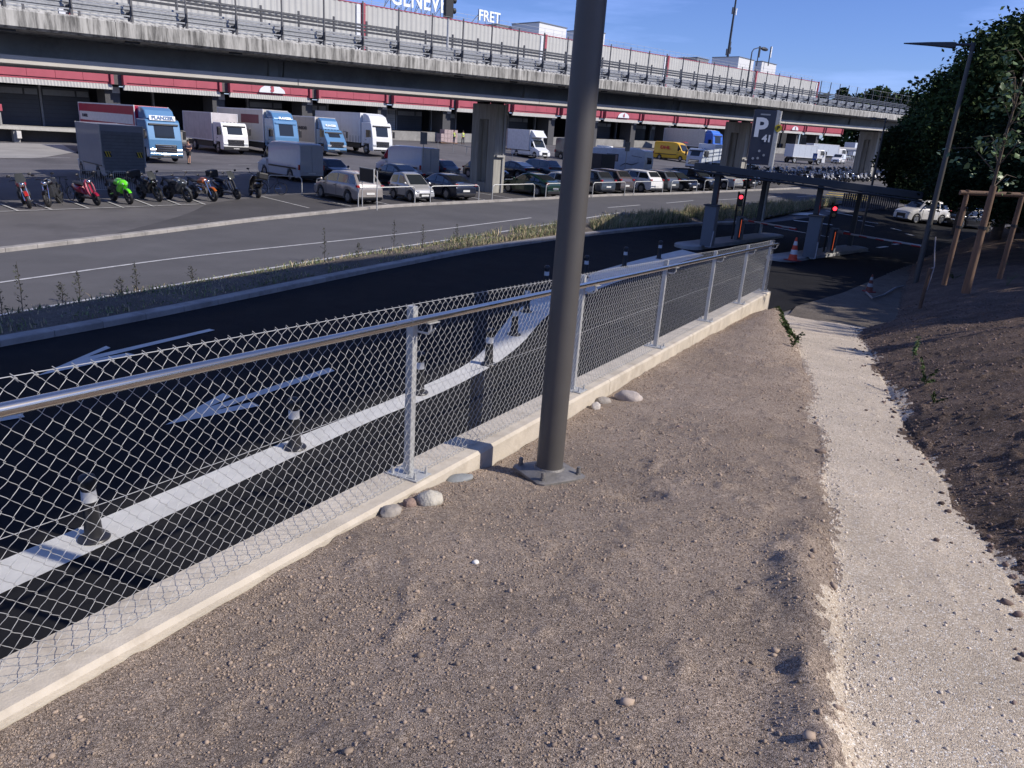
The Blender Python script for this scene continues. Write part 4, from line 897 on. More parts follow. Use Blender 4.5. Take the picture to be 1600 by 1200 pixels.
for s in (-1,1):
    a=MB(); a.box(-.4,.9,s*1.15-.02,s*1.15+.02,1.35,2.05); fr_=a.build('window_frame',dark,car_t,bevel=.02); a=MB(); a.box(-.33,.83,s*1.17-.01,s*1.17+.01,1.42,1.98); a.build('window',M('curtained_glass',(.4,.3,.26),.1,coat=.6),fr_)
    a=MB(); a.tube([(-2.6,s*1.165,1.4),(-1.9,s*1.165,1.15),(-1.2,s*1.165,1.25),(-.7,s*1.165,.95)],[.02,.05,.04,.02],6); a.tube([(-2.9,s*1.165,1.9),(-1.8,s*1.165,2.0)],.025,5); a.build('swoosh',blackp,car_t)
a=MB(); a.box(-3.3,-3.2,-.55,.55,1.3,1.95); a.build('rear_window',glass,car_t,bevel=.03); wheelset(car_t,-.2,2.3,.33)
a=MB(); a.box(1.,2.4,-.5,.5,2.6,2.75); a.box(-2,-1.2,-.4,.4,2.64,2.76); a.build('roof_box',whitep,car_t,bevel=.04)
trailer('low black covered trailer standing left of the caravan',at(56.2,46.6),HN,4.4,2.0,2.2,M('black_cover',(.02,.021,.027),.5,var=.2),'covered_trailer')
# lorry with a bright blue cab behind the yellow van
u1=atV(1120,240,73)[0]; lorry('lorry with a bright blue cab and a grey box behind the yellow van',at(u1-1.0,73+5),HS+R(-12),M('bright_blue',(.03,.13,.55),.35,coat=.4),M('light_grey_box',(.5,.51,.5),.6),3.4,13,3.95,10.3,deflector=M('bright_blue2',(.05,.18,.62),.35),name='blue_lorry',group=None)
# white lorry crossing behind the sign, cab to the left
u1=atV(1088,262,50)[0]; t,x1,xb0,xb1=lorry('white lorry with faint lettering parked broadside behind the ticket canopy, cab to the left',at(u1+7.2,50.5),HU+math.pi+R(-6),M('cool_white',(.5,.55,.62),.4,coat=.3),M('cool_white_box',(.55,.6,.67),.5,var=.06),2.6,12.5,3.2,9.8,name='broadside_lorry',group=None,W=2.4)
text('lettering','COOL',1.05,M('faint_letter',(.62,.66,.72),.5,var=0),t,(xb0+6.2,1.22,2.0),(-1,0,0),(0,0,1),bold=.02,spacing=1.1)
GW='white lorries in the far right of the yard'
def whl(px,V_,L_,label,rz=HS,cabm=whitep,boxm=MATS['cool_white_box'],bH=3.2,**k):
    u_=atV(px,255,V_)[0]; return lorry(label,at(u_,V_),rz,cabm,boxm,2.55,L_,bH,L_-2.4,W=2.35,group=GW,name='white_lorry',**k)
whl(1255,62,7.4,'white box lorry in front of the blue pedestrian sign',rz=HU+R(-25))
whl(1287,68,8.6,'white lorry with a dark-windowed cab right behind the blue pedestrian sign',rz=HU+R(-28))
u_=atV(1345,240,74)[0]; t=trailer('long white container trailer with a round red emblem',at(u_,74),HU+R(180),15,2.5,3.95,MATS['cool_white_box'],'container_trailer',1.1,(-5,-6.3))
a=MB(); a.cyl((-3.4,1.26,2.6),(-3.4,1.29,2.6),.8,n=24); em=a.build('emblem',M('emblem_red',(.5,.04,.06),.5),t); 
text('lettering','SKY CHEFS',.5,MATS['letter_dark'],t,(-1.,1.27,2.75),(-1,0,0),(0,0,1))
# small arched shelter with slatted sides
u_=atV(1318,240,70)[0]; t=thing('slatted_shelter','white barrel-roofed shelter with slatted sides in the far yard','shelter',at(u_,70),HS); a=MB(); rings=[]
for x in (-3.2,3.2): rings.append([(x,1.5*math.cos(math.pi*k/10),2.2+.7*math.sin(math.pi*k/10)) for k in range(11)]+[(x,-1.4*math.cos(math.pi*k/10),2.15+.66*math.sin(math.pi*k/10)) for k in range(11)])
a.loft(rings); a.build('roof',M('cream_roof',(.55,.53,.47),.6),t,smooth=True)
for s in (-1,1):
    for k in range(9): a=MB(); a.box(-3+k*.75-.04,-3+k*.75+.04,s*1.45-.03,s*1.45+.03,0,2.2); a.build('slat',whitep,t)
# ---------------------------------------------------------------- motorcycles
def moto(label,pos,rz,col,kind='naked',group='motorcycles parked in a row at the left',lean=R(9),topcase=False,rimc=None,screen=False,name='motorcycle'):
    t=thing(name,label,'motorcycle',pos,rz,group); scoot=kind=='scooter'; rw=.30 if not scoot else .24; wb=1.4 if not scoot else 1.25
    rc=rimc or dark; ln=lean
    def tilt(o): o.rotation_euler=(ln,0,0); return o
    fx,rx=wb/2,-wb/2
    for nm,x,wd in (('front_wheel',fx,.066),('rear_wheel',rx,.09)):
        a=MB(); a.torus((x,0,rw),rw-wd*.7,wd,1,24,8); wh=tilt(a.build(nm,black,t,smooth=True)); a=MB(); a.torus((x,0,rw),rw-wd*1.6,.018,1,20,6)
        for k in range(6): an=k*math.pi/3; a.tube([(x,0,rw),(x+math.cos(an)*(rw-wd*1.5),0,rw+math.sin(an)*(rw-wd*1.5))],.012,5)
        a.cyl((x,-.05,rw),(x,.05,rw),.04,n=10); a.torus((x,.045,rw),rw*.42,.012,1,16,4); a.build('rim',rc,wh,smooth=True)
    hz=.98 if not scoot else 1.02; hx=fx-.28
    a=MB()
    for s in (-1,1): a.tube([(fx,s*.085,rw),(hx+.06,s*.085,.8),(hx,s*.07,hz-.05)],[.024,.027,.022],8)
    tilt(a.build('fork',chrome if kind in('naked','classic') else dark,t,smooth=True))
    a=MB(); a.tube([(hx-.16,-.36,hz+.05),(hx-.06,-.22,hz+.07),(hx,0,hz),(hx-.06,.22,hz+.07),(hx-.16,.36,hz+.05)],.016,6)
    for s in (-1,1): a.tube([(hx-.08,s*.25,hz+.06),(hx-.02,s*.33,hz+.22)],.008,5); a.ell((hx-.02,s*.35,hz+.24),.02,.075,.045,10,6)
    tilt(a.build('handlebar',blackp,t,smooth=True))
    a=MB(); a.torus((fx,0,rw),rw+.045,.02,1,24,4) if False else a.loft([[(fx+(rw+q)*math.cos(th),y,rw+(rw+q)*math.sin(th)) for y,q in ((-.07,.02),(-.05,.05),(.05,.05),(.07,.02))] for th in [math.pi*(.18+.1*k) for k in range(7)]],cap=False,closed=False); tilt(a.build('mudguard',col,t,fix=False,smooth=True))
    if not scoot:
        a=MB(); a.loft([[(x,wd*math.cos(2*math.pi*k/12),z+hh*math.sin(2*math.pi*k/12)) for k in range(12)] for x,wd,z,hh in ((.42,.06,.83,.06),(.33,.16,.87,.14),(.12,.18,.88,.16),(-.06,.15,.85,.12),(-.16,.08,.8,.06))]); tilt(a.build('tank',col,t,smooth=True))
        a=MB(); a.loft([[(x,wd*math.cos(2*math.pi*k/10),z+hh*math.sin(2*math.pi*k/10)) for k in range(10)] for x,wd,z,hh in ((-.08,.08,.8,.04),(-.25,.13,.8,.05),(-.5,.13,.84,.055),(-.78,.09,.92,.05),(-.92,.04,.95,.03))]); tilt(a.build('seat',black,t,smooth=True))
        a=MB(); a.rbox((.05,0,.5),(.52,.32,.36)); a.rbox((.14,0,.68),(.28,.26,.24),(0,R(15),0)); a.rbox((-.28,0,.66),(.3,.22,.24)); a.cyl((0,-.21,.45),(0,.21,.45),.15,n=14); a.tube([(.2,.05,.6),(.3,.06,.4),(.1,.1,.27),(-.3,.14,.3),(-.75,.17,.42)],[.022,.022,.025,.04,.045],8); tilt(a.build('engine',dark if kind!='classic' else chrome,t,bevel=.02))
        a=MB(); a.tube([(hx,0,.9),(0,0,.72),(-.4,0,.7),(-.85,0,.88)],.025,6); a.tube([(hx,0,.85),(.22,.0,.4),(-.1,0,.3),(-.3,0,.55)],.025,6); a.tube([(-.2,.08,.42),(rx,.08,rw)],.028,6); a.tube([(-.2,-.08,.42),(rx,-.08,rw)],.028,6); a.tube([(-.45,0,.7),(rx+.1,0,rw+.1)],.03,6); tilt(a.build('frame',dark if kind!='sport' else col,t,smooth=True))
        a=MB(); a.tube([(-.85,0,.88),(-1.0,0,.72),(-.98,0,.55)],[.04,.035,.03],6); a.rbox((-1.02,0,.66),(.02,.17,.12)); tilt(a.build('tail',dark,t))
        if kind in('sport','tour'):
            a=MB(); a.loft([[(x,wd*math.cos(2*math.pi*k/14),z+hh*math.sin(2*math.pi*k/14)) for k in range(14)] for x,wd,z,hh in ((fx+.05,.04,.82,.04),(fx-.05,.15,.84,.11),(fx-.2,.2,.8,.2),(fx-.42,.19,.62,.27),(fx-.7,.15,.5,.2),(fx-.95,.1,.42,.1))]); tilt(a.build('fairing',col,t,smooth=True))
        if kind=='naked' or kind=='classic':
            a=MB(); a.ell((hx+.13,0,.88),.09,.1,.1,12,8); tilt(a.build('headlight',chrome,t,smooth=True))
        else:
            for s in (-1,1): a=MB(); a.ell((fx-.04,s*.08,.86),.05,.05,.035,10,6); tilt(a.build('headlight',MATS['headlight_glass'],t,smooth=True))
    else:
        a=MB(); a.loft([[(x,wd*math.cos(2*math.pi*k/12),z+hh*math.sin(2*math.pi*k/12)) for k in range(12)] for x,wd,z,hh in ((-.05,.1,.42,.06),(-.2,.18,.55,.17),(-.5,.2,.58,.2),(-.85,.13,.66,.12),(-.97,.04,.7,.04))]); tilt(a.build('body',col,t,smooth=True))
        a=MB(); a.loft([[(x+(.06 if k in(0,1) else 0),y,z) for k,y in enumerate((-wd,-wd*.6,wd*.6,wd))]+[(x-.08,y,z) for y in (wd,-wd)] for x,wd,z in ((.48,.12,.35),(.42,.19,.55),(.36,.2,.75),(.3,.15,.92),(.28,.1,1.0))]); tilt(a.build('leg_shield',col,t,bevel=.02))
        a=MB(); a.box(-.25,.42,-.15,.15,.24,.31); tilt(a.build('footboard',blackp,t,bevel=.03))
        a=MB(); a.loft([[(x,wd*math.cos(2*math.pi*k/10),z+hh*math.sin(2*math.pi*k/10)) for k in range(10)] for x,wd,z,hh in ((-.12,.1,.78,.03),(-.3,.15,.8,.05),(-.6,.15,.82,.05),(-.85,.1,.84,.03))]); tilt(a.build('seat',black,t,smooth=True))
        a=MB(); a.ell((.4,0,.94),.08,.1,.08,12,8); tilt(a.build('headlight',chrome,t,smooth=True))
    if screen:
        a=MB(); a.loft([[(hx+.16-q,-wd,z),(hx+.2-q,0,z),(hx+.16-q,wd,z)] for q,wd,z in ((0,.15,.95),(.08,.17,1.1),(.2,.13,1.28))],cap=False,closed=False); tilt(a.build('windshield',M('smoked_screen',(.05,.055,.06),.1,coat=.6),t,fix=False,smooth=True))
    if topcase:
        a=MB(); a.rbox((-.95,0,1.08),(.4,.46,.3)); tc_=tilt(a.build('top_case',black,t,bevel=.05)); a=MB(); a.box(-1.1,-.7,-.15,.15,.9,.94); tilt(a.build('rack',dark,t))
    a=MB(); a.tube([(0,.1,.3),(-.05,.28,.0)],.014,5); a.build('side_stand',dark,t)
    return t
def mp(px,py): x,y,z=hit(px,py); return (x,y,z)
fc=lambda d: HS+R(d)
moto('black and red naked motorcycle with orange rims, far left of the row',mp(43,322),fc(-6),paint('moto_red',(.45,.02,.02),.3,0),'naked',screen=True,rimc=M('orange_rim',(.75,.12,.04),.4),topcase=False)
moto('black motorcycle with silver crash bars, second from the left',mp(86,320),fc(-30),blackc,'naked')
moto('dark red scooter-style motorcycle, third from the left',mp(140,318),fc(12),paint('scoot_red',(.3,.012,.04),.3,0),'scooter')
moto('lime green fully faired sports motorcycle',mp(191,316),fc(8),M('lime_green',(.14,.72,.03),.3,coat=.6),'sport')
moto('tall black touring motorcycle with a top case, right of the lime green one',mp(236,312),fc(10),blackc,'tour',screen=True,topcase=True)
moto('grey scooter with a dark screen, left of the chrome cruiser',mp(280,313),fc(14),greyp,'tour')
moto('chrome and orange cruiser motorcycle',mp(319,312),fc(14),M('burnt_orange',(.4,.1,.02),.3,coat=.5),'classic')
moto('dark scooter with a top case near the right end of the row',mp(358,309),fc(14),navy,'scooter',topcase=True,screen=True)
moto('black scooter seen from behind at the right end of the row',mp(397,307),fc(170),blackc,'scooter',topcase=True)
for o_ in list(COL.objects):
    if o_.get('group')=='motorcycles parked in a row at the left': o_.scale=(1.1,1.1,1.1)
# the far row
cols=[blackc,navy,whitec,silver,whitep,blackc,whitec,greyp]
protoA=moto('far scooter',(0,0,0),0,whitec,'scooter','motorcycles',name='scooter'); protoB=moto('far motorcycle',(0,0,0),0,blackc,'naked','motorcycles')
protoC=moto('far dark scooter',(0,0,0),0,navy,'scooter','motorcycles',name='scooter')
used=set(); GF='two-wheelers in the long row behind the ticket canopy'
KND={id(protoA):('white scooter','scooter'),id(protoB):('black motorcycle','motorcycle'),id(protoC):('dark blue scooter','scooter')}
seq=[protoC,protoB,protoB,protoC,protoB,protoB,protoC,protoB,protoA,protoB,protoA,protoA,protoC,protoA,protoB,protoA,protoA,protoC,protoA,protoB,protoA,protoC]
for row,(V_,lab,n_,st_) in enumerate(((37.2,'in the front row behind the ticket canopy',22,1.85),(41.5,'in the middle row behind the ticket canopy',19,2.1),(46.2,'in the back row behind the ticket canopy',17,2.5))):
    for i in range(n_):
        pr=seq[(i*(1,5,3)[row]+row*4)%22]; o=pr if id(pr) not in used else copy_tree(pr); used.add(id(pr)); u=69.3+row*3.5+i*st_
        o.location=P3(u,V_+(i%3)*.25); o.rotation_euler=(0,0,HS+R(-20+(i*7)%15)); tag(o,KND[id(pr)][0]+' leaning '+lab,KND[id(pr)][1],'two-wheelers parked in rows behind the ticket canopy')
# ================================================================ VIADUCT
K=.0247
def cx(u,v,z,k=K): x,y=XY(u,v); return (x,y,z+k*u)
via=thing('viaduct','long stained concrete viaduct crossing above the yard on slotted concrete piers','viaduct',(0,0,0))
def vloft(name,prof,u0,u1,mt,parent,seg=8.2,gap=.012,k=K,**kw):
    "profile in (v,z) swept along the viaduct in segments with open joints"
    mb=MB(); u=u0
    while u<u1-1e-3: e=min(u+seg,u1); mb.loft([[cx(q,v,z,k) for v,z in prof] for q in (u+gap,e-gap)]); u=e
    return mb.build(name,mt,parent,**kw)
UA,UB=-14,170
vloft('parapet',[(32.5,6.72),(32.62,6.64),(34.9,6.6),(34.9,6.95),(32.95,6.98),(32.92,7.27),(32.6,7.3),(32.5,7.22)],UA,UB,conc_stain,via)
vloft('deck_slab',[(34.9,6.58),(41.9,6.58),(42.5,6.68),(42.5,7.28),(42.2,7.28),(42.2,6.95),(34.9,6.95)],UA,UB,conc_dark,via,32.8)
vloft('girder',[(35.2,5.6),(35.0,6.6),(40.2,6.6),(40.0,5.6)],UA,UB,conc_dark,via,32.8,.03)
vloft('cable_duct',[(33.7,5.54),(35.2,5.54),(35.2,5.66),(33.9,5.84),(33.7,5.82)],UA,UB,M('pale_duct',(.5,.47,.42),.7,var=.08,vs=1,world=True),via,16.4,.02)
for u in (1.9,18.2,35.3,52.6,69,85.5,102): mb=MB(); mb.sheared(u-.22,u+.22,34.9,35.25,5.85,6.6,K); mb.build('girder_stiffener',conc_dark,via)
mb=MB()
u=UA
while u<UB: mb.sheared(u,u+.55,32.9,33.0,6.57,6.63,K); u+=4.17
mb.build('drip_bracket',dark,via)
def wbeam(name,v,z,sg,u1=UB):
    p=[(v,z-.15),(v-sg*.05,z-.12),(v-sg*.05,z-.05),(v,z-.02),(v,z+.02),(v-sg*.05,z+.05),(v-sg*.05,z+.12),(v,z+.15),(v+sg*.006,z+.15),(v+sg*.006,z-.15)]
    return vloft(name,p,UA,u1,galv_d,via,4.17,.01)
wbeam('guardrail',33.15,7.3+.42,1); wbeam('guardrail',42.0,7.3+.5,-1)
vloft('rail_tube',[(32.72,7.3+.18),(32.78,7.3+.18),(32.78,7.3+.23),(32.72,7.3+.23)],UA,UB,galv_d,via,50)
vloft('rail_tube',[(33.3,7.3+.62),(33.42,7.3+.62),(33.42,7.3+.7),(33.3,7.3+.7)],UA,UB,galv_d,via,50)
for z in (.2,.95,1.35,1.83,2.02,2.2): vloft('rail_tube',[(42.18,7.3+z),(42.3,7.3+z),(42.3,7.3+z+.11),(42.18,7.3+z+.11)] if z>1.5 else [(42.2,7.3+z),(42.28,7.3+z),(42.28,7.3+z+.06),(42.2,7.3+z+.06)],UA,UB,dark if z>1.5 else galv_d,via,50)
post_me=None; z0=7.3
def inst(me_o,parent,loc):
    c=me_o.copy(); COL.objects.link(c); c.parent=parent; c.location=loc; CH.setdefault(parent.name,[]).append(c); return c
mb=MB()
def lbox(mb,a,b): mb.box(a[0],b[0],a[1],b[1],a[2],b[2])
# one post in its own frame (x along the viaduct), then copies
Rm=Matrix.Rotation(HU,4,'Z')
mb.box(-.04,.04,-.05,.05,-.5,.75); mb.box(-.025,.025,-.03,.03,.7,2.12); mb.box(-.07,.07,.1,.5,.3,.36); mb.box(-.1,.1,.42,.58,.18,.6); mb.prism([(-.1,.25),(.4,.05),(.42,.2),(-.1,.6)],0,-.02,.02)
p0=mb.build('screen_post',M('post_steel',(.11,.11,.115),.55,.5),via)
P0=[]
for k in range(-9,63):
    u=9.2+2.085*k; o=p0 if k==-9 else inst(p0,via,(0,0,0)); x,y,z=cx(u,32.72,z0); o.location=(x,y,z); o.rotation_euler=(0,0,HU)
mb=MB(); mb.box(-.05,.05,-.05,.05,-.3,2.5); p1=mb.build('far_post',MATS['post_steel'],via)
for k in range(0,60):
    u=3+2.3*k; o=p1 if k==0 else inst(p1,via,(0,0,0)); x,y,z=cx(u,42.24,z0); o.location=(x,y,z); o.rotation_euler=(0,0,HU)
mb=MB()
for z in (2.08,1.6,1.1): mb.tube([cx(u,32.7,z0+z) for u in (UA,40,90,UB)],.009 if z>2 else .005,4)
for i in range(int((130-UA)/1.04)): u=UA+i*1.04; mb.tube([cx(u,32.7,z0+.75),cx(u,32.7,z0+2.08)],.004,3)
mb.build('screen_wire',galv,via)
for u in (2.2,35.0,67.8,100.6):
    zt_=5.6+K*u; x,y=XY(u+.8,39.5); zb_=float(T(x,y))-.3; pr=None
    def pb(mb,u0,u1,v0,v1,z0_,z1_): mb.hexa([(*XY(a,b),c) for c in (z0_,z1_) for a,b in ((u0,v0),(u1,v0),(u1,v1),(u0,v1))])
    ua,ub,va,vb=u+.1,u+1.15,37.4,39.75
    mb=MB(); pb(mb,ua,ub,va,va+.72,zb_,zt_-.12); pb(mb,ua,ub,vb-.72,vb,zb_,zt_-.12); pb(mb,ua+.002,ub-.002,va+.72,vb-.72,zt_-1.1,zt_-.125); pb(mb,ua+.002,ub-.002,va+.72,vb-.72,zb_,zb_+.9); pb(mb,ua+.35,ub-.35,va+.72,va+1.05,zb_+.9,zt_-1.1); pb(mb,ua+.35,ub-.35,vb-1.2,vb-.72,zb_+.9,zt_-1.1)
    pr=mb.build('pier',M('board_concrete',(.33,.32,.29),.9,var=.2,vs=1.2,world=True,stretch=(3,3,.3),dirt=((.14,.135,.13),2,.5,.75,.6)),via,bevel=.03)
    for vv in (va+.5,vb-.5): mb=MB(); pb(mb,ua+.2,ub-.2,vv-.3,vv+.3,zt_-.14,zt_+.05); mb.build('bearing',black,pr)
    mb=MB(); a_=cx(ua+.75,va-.07,0); mb.tube([(a_[0],a_[1],zb_),(a_[0],a_[1],zt_)],.05,8); pb(mb,ua+.1,ua+.85,va-.2,va-.002,zb_+2.6,zb_+2.72); mb.build('downpipe',M('pipe_grey',(.35,.35,.35),.6),pr)
# ---- what stands on the viaduct
t=thing('signal_head','dark railway-style signal box seen from behind on the viaduct left of the roof letters','signal',cx(*((atV(701,20,34.2)[0],34.2)),z0-.3),HU)
mb=MB(); mb.tube([(0,0,0),(0,0,4.6)],.06,8); mb.build('pole',galv,t); mb=MB(); mb.box(-.3,.25,-.12,.12,2.55,4.7); mb.build('housing',black,t,bevel=.04); mb=MB()
for z in (2.95,3.45,3.95,4.4): mb.cyl((.25,0,z),(.42,0,z),.13,.15,n=12)
mb.build('hood',black,t)
u_=atV(1169,120,36)[0]; t=thing('viaduct_lamp','curved-arm street lamp on the viaduct in front of the roof aerials','street lamp',cx(u_,36,z0-.3),HU)
mb=MB(); mb.tube([(0,0,0),(0,0,2.),(0,0,4.25),(.25,0,4.5),(1.,0,4.7),(1.6,0,4.75)],[.09,.08,.05,.045,.04,.035],8); mb.build('pole',dark,t,smooth=True); mb=MB(); mb.ell((2.1,0,4.72),.62,.17,.16,14,8); mb.build('lamp_head',dark,t,smooth=True)
# ================================================================ CARGO BUILDING
KB=.0222
bld=thing('cargo_hall','long cargo hall with ribbed white cladding above and a faded red dock canopy','building',(0,0,0))
def bl(name,prof,u0,u1,mt,parent=bld,seg=200,gap=0,k=KB,**kw): return vloft(name,prof,u0,u1,mt,parent,seg,gap,k,**kw)
clad=M('ribbed_cladding',(.47,.465,.43),.55,var=.07,vs=.25,world=True,dirt=((.4,.39,.36),.15,.5,.75,.5))
U0,U1=-60,186.3
notch=[27.3+11*k for k in range(-8,17)]
# ribbed upper wall, every rib real
mb=MB(); n=int((U1-U0)/.19); vs=[]
for zz in (7.3,17.35):
    for i in range(n+1): vs.append(cx(U0+i*.19,86.0-(.07 if (i//1)%4 in(0,1) else 0),zz,KB+.0013))
mb.add(vs,[(i,i+1,n+2+i,n+1+i) for i in range(n)]); mb.build('upper_cladding',clad,bld,fix=False)
mb=MB()
for z in (9.8,12.3,14.8): mb.loft([[cx(u,v,zz,KB+.0013) for v,zz in ((85.9,z),(85.93,z+.05),(86,z+.05),(86,z))] for u in (U0,U1)])
mb.build('cladding_joint',M('joint_grey',(.32,.32,.31),.7),bld)
bl('roof_block',[(86.1,7.3),(86.1,17.3),(150,17.3),(150,7.3)],U0,U1,M('roof_grey',(.3,.3,.31),.8),k=KB+.0013)
bl('roof_trim',[(85.9,17.3),(86.2,17.3),(86.2,17.4),(85.9,17.4)],U0,U1,fascia,k=KB+.0013)
for u in (-9,24,57,90,123,156,186.6):
    mb=MB(); mb.sheared(u-.2,u+.2,85.6,86.1,7.2,17.45,KB+.0013); c_=mb.build('red_column',fascia,bld); mb=MB(); mb.sheared(u-.95,u-.4,85.8,86.05,7.2,17.2,KB+.0013); mb.build('white_strip',whitep,c_)
# canopy: red panels between notches, corrugated apron, slab
pan=[]
for a,b in zip(notch[:-1],notch[1:]):
    mb=MB()
    for i in range(4):
        x0=a+.75+(b-a-1.5)*i/4; x1=a+.75+(b-a-1.5)*(i+1)/4-.03; mb.sheared(x0,x1,84.6,84.9,6.32,7.5,KB)
    mb.sheared(a+.6,b-.6,84.72,84.95,6.1,6.32,KB); mb.sheared(a+.45,a+.72,84.3,84.9,6.1,7.5,KB); mb.sheared(b-.72,b-.45,84.3,84.9,6.1,7.5,KB)
    mb.build('red_fascia_panel',fascia,bld)
    mb=MB(); n=int((b-a-1)/.14); vs=[]
    for zz in (5.6,6.09):
        for i in range(n+1): vs.append(cx(a+.5+i*.14,84.75-(.06 if i%2 else 0)-(.12 if zz<6 else 0),zz,KB))
    mb.add(vs,[(i,i+1,n+2+i,n+1+i) for i in range(n)]); mb.add([cx(a+.5,84.85,5.6,KB),cx(b-.5,84.85,5.6,KB),cx(b-.5,84.85,6.09,KB),cx(a+.5,84.85,6.09,KB)],[(0,1,2,3)]); mb.build('corrugated_apron',M('apron_white',(.42,.41,.38),.6,var=.1,world=True,vs=.8),bld,fix=False)
bl('canopy_slab',[(84.95,6.1),(84.95,7.45),(92,7.45),(92,6.1)],U0,199,M('slab_dark',(.1,.09,.09),.8))
bl('back_wall',[(97,-2),(97,6.1),(97.4,6.1),(97.4,-2)],U0,199,M('shade_black_interior',(.03,.032,.04),.8))  # near-black colour stands in for the shade inside the open docks
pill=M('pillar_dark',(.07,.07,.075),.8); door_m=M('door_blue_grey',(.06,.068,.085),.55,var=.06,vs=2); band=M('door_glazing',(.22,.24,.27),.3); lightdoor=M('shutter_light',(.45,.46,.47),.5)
rb=random.Random(5); shut={(3,1),(4,0)}
def fl(u): return 1.25+float(T(*XY(u,83.5)))-KB*u      # dock floor height in sheared terms
for i,(a,b) in enumerate(zip(notch[:-1],notch[1:])):
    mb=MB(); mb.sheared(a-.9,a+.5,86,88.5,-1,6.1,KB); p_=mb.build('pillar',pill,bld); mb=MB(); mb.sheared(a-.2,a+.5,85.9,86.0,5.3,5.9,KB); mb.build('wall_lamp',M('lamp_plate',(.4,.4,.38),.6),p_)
    f0=fl((a+b)/2)
    mb=MB(); mb.sheared(a,b,87,97,f0-1.6,f0,KB); mb.build('dock_floor',conc,bld)
    w_=(b-a-2.2)/2
    for j in range(2):
        x0=a+.9+j*(w_+.3); x1=x0+w_
        mb=MB(); mb.sheared(x0-.25,x0-.05,90.6,91,f0,6.1,KB); mb.build('door_post',M('post_pale',(.25,.26,.28),.6),bld)
        r_=rb.random()
        if i<=7 and False: continue
        if r_<.3 and not(i==11): continue
        m_=lightdoor if (i==11 and j==0) else door_m
        top=min(f0+4.3,5.5)
        mb=MB(); nn=9
        for q in range(nn): z_a=f0+(top-f0)*q/nn; mb.sheared(x0,x1,90.7,90.8,z_a+.02,f0+(top-f0)*(q+1)/nn-.0,KB)
        d_=mb.build('dock_door',m_,bld); mb=MB(); mb.sheared(x0+.1,x1-1.4,90.6,90.69,top-.75,top-.2,KB); mb.sheared(x1-1.2,x1-.1,90.6,90.69,top-.75,top-.2,KB); mb.build('door_glazing',band,d_)
# numbered white half-ellipse emblems on the red canopy
for px,num in ((418,'3'),(970,'4'),(1246,'5')):
    u=atV(px,146,84.5)[0]; g=round((u-27.3-5.5)/11); u=27.3+5.5+11*g
    if num!='3': u=u
    mb=MB(); mb.add([cx(u+1.6*math.cos(math.pi*k/20),84.5-d_,6.34+.85*math.sin(math.pi*k/20),KB) for d_ in (.02,.08) for k in range(21)],[tuple(range(21)),tuple(range(21,42))[::-1]]+[(k,k+1,22+k,21+k) for k in range(20)]); e_=mb.build('dock_emblem',whitep,bld)
    c_=cx(u,84.37,6.72,KB); text('dock_number',num,.8,fascia,e_,c_,(UU[0],UU[1],KB),(0,0,1),bold=.06,depth=.04)
# dock platforms standing out from the hall at the left
t=thing('dock_platform','concrete loading platform with dark bays under it at the left edge of the photo','platform',(0,0,0))
f=lambda u: 1.15+float(T(*XY(u,83)))
mb=MB(); mb.hexa([(*XY(a,b),c) for c in (f(16),f(16)+.28) for a,b in ((-12,82.6),(23.6,82.6),(23.6,87.2),(-12,87.2))]); mb.build('slab',M('dock_concrete',(.42,.41,.37),.8,var=.1,world=True),t)
for u in (-9,-3,3,9,14,17.3,22.8): mb=MB(); mb.hexa([(*XY(a,b),c) for c in (0,f(16)) for a,b in ((u,82.8),(u+.5,82.8),(u+.5,83.6),(u,83.6))]); mb.build('support',conc,t)
for u in (17.5,22.7): 
    mb=MB(); mb.hexa([(*XY(a,b),c) for c in (f(16)-.75,f(16)-.1) for a,b in ((u,82.4),(u+.35,82.4),(u+.35,82.8),(u,82.8))]); mb.build('bumper',M('bumper_white',(.6,.58,.54),.7),t)
mb=MB(); mb.hexa([(*XY(a,b),c) for c in (0,f(16)) for a,b in ((-12,84.2),(23.5,84.2),(23.5,84.4),(-12,84.4))]); mb.build('rear_wall',pill,t)
t=thing('gate_post','short concrete post with a red box on top on the loading platform','post',(*XY(16.4,83.),f(16)+.28)); mb=MB(); mb.box(-.14,.14,-.14,.14,0,1.3); mb.build('shaft',conc,t); mb=MB(); mb.box(-.3,.3,-.2,.2,1.25,1.85); mb.build('red_box',fascia,t,bevel=.03)
t=thing('red_crate_stack','dull red crate on a trolley in the open dock beside the long red lorry','crate',(*XY(25.6,86.5),f(20)),HU); mb=MB(); mb.box(-.5,.5,-.4,.4,.1,1.1); mb.build('crate',M('dull_red',(.3,.06,.045),.6,var=.2),t,bevel=.02); mb=MB(); mb.box(-.5,.5,-.4,.4,1.12,1.25); mb.build('lid',whitep,t)
sheet('dock_apron',gpx([(-30,223),(40,224),(97,226)]),gpx([(-30,247),(60,247.5),(118,238)]),M('apron_concrete',(.3,.29,.27),.85,var=.15,world=True,vs=.5),.01,1,1)
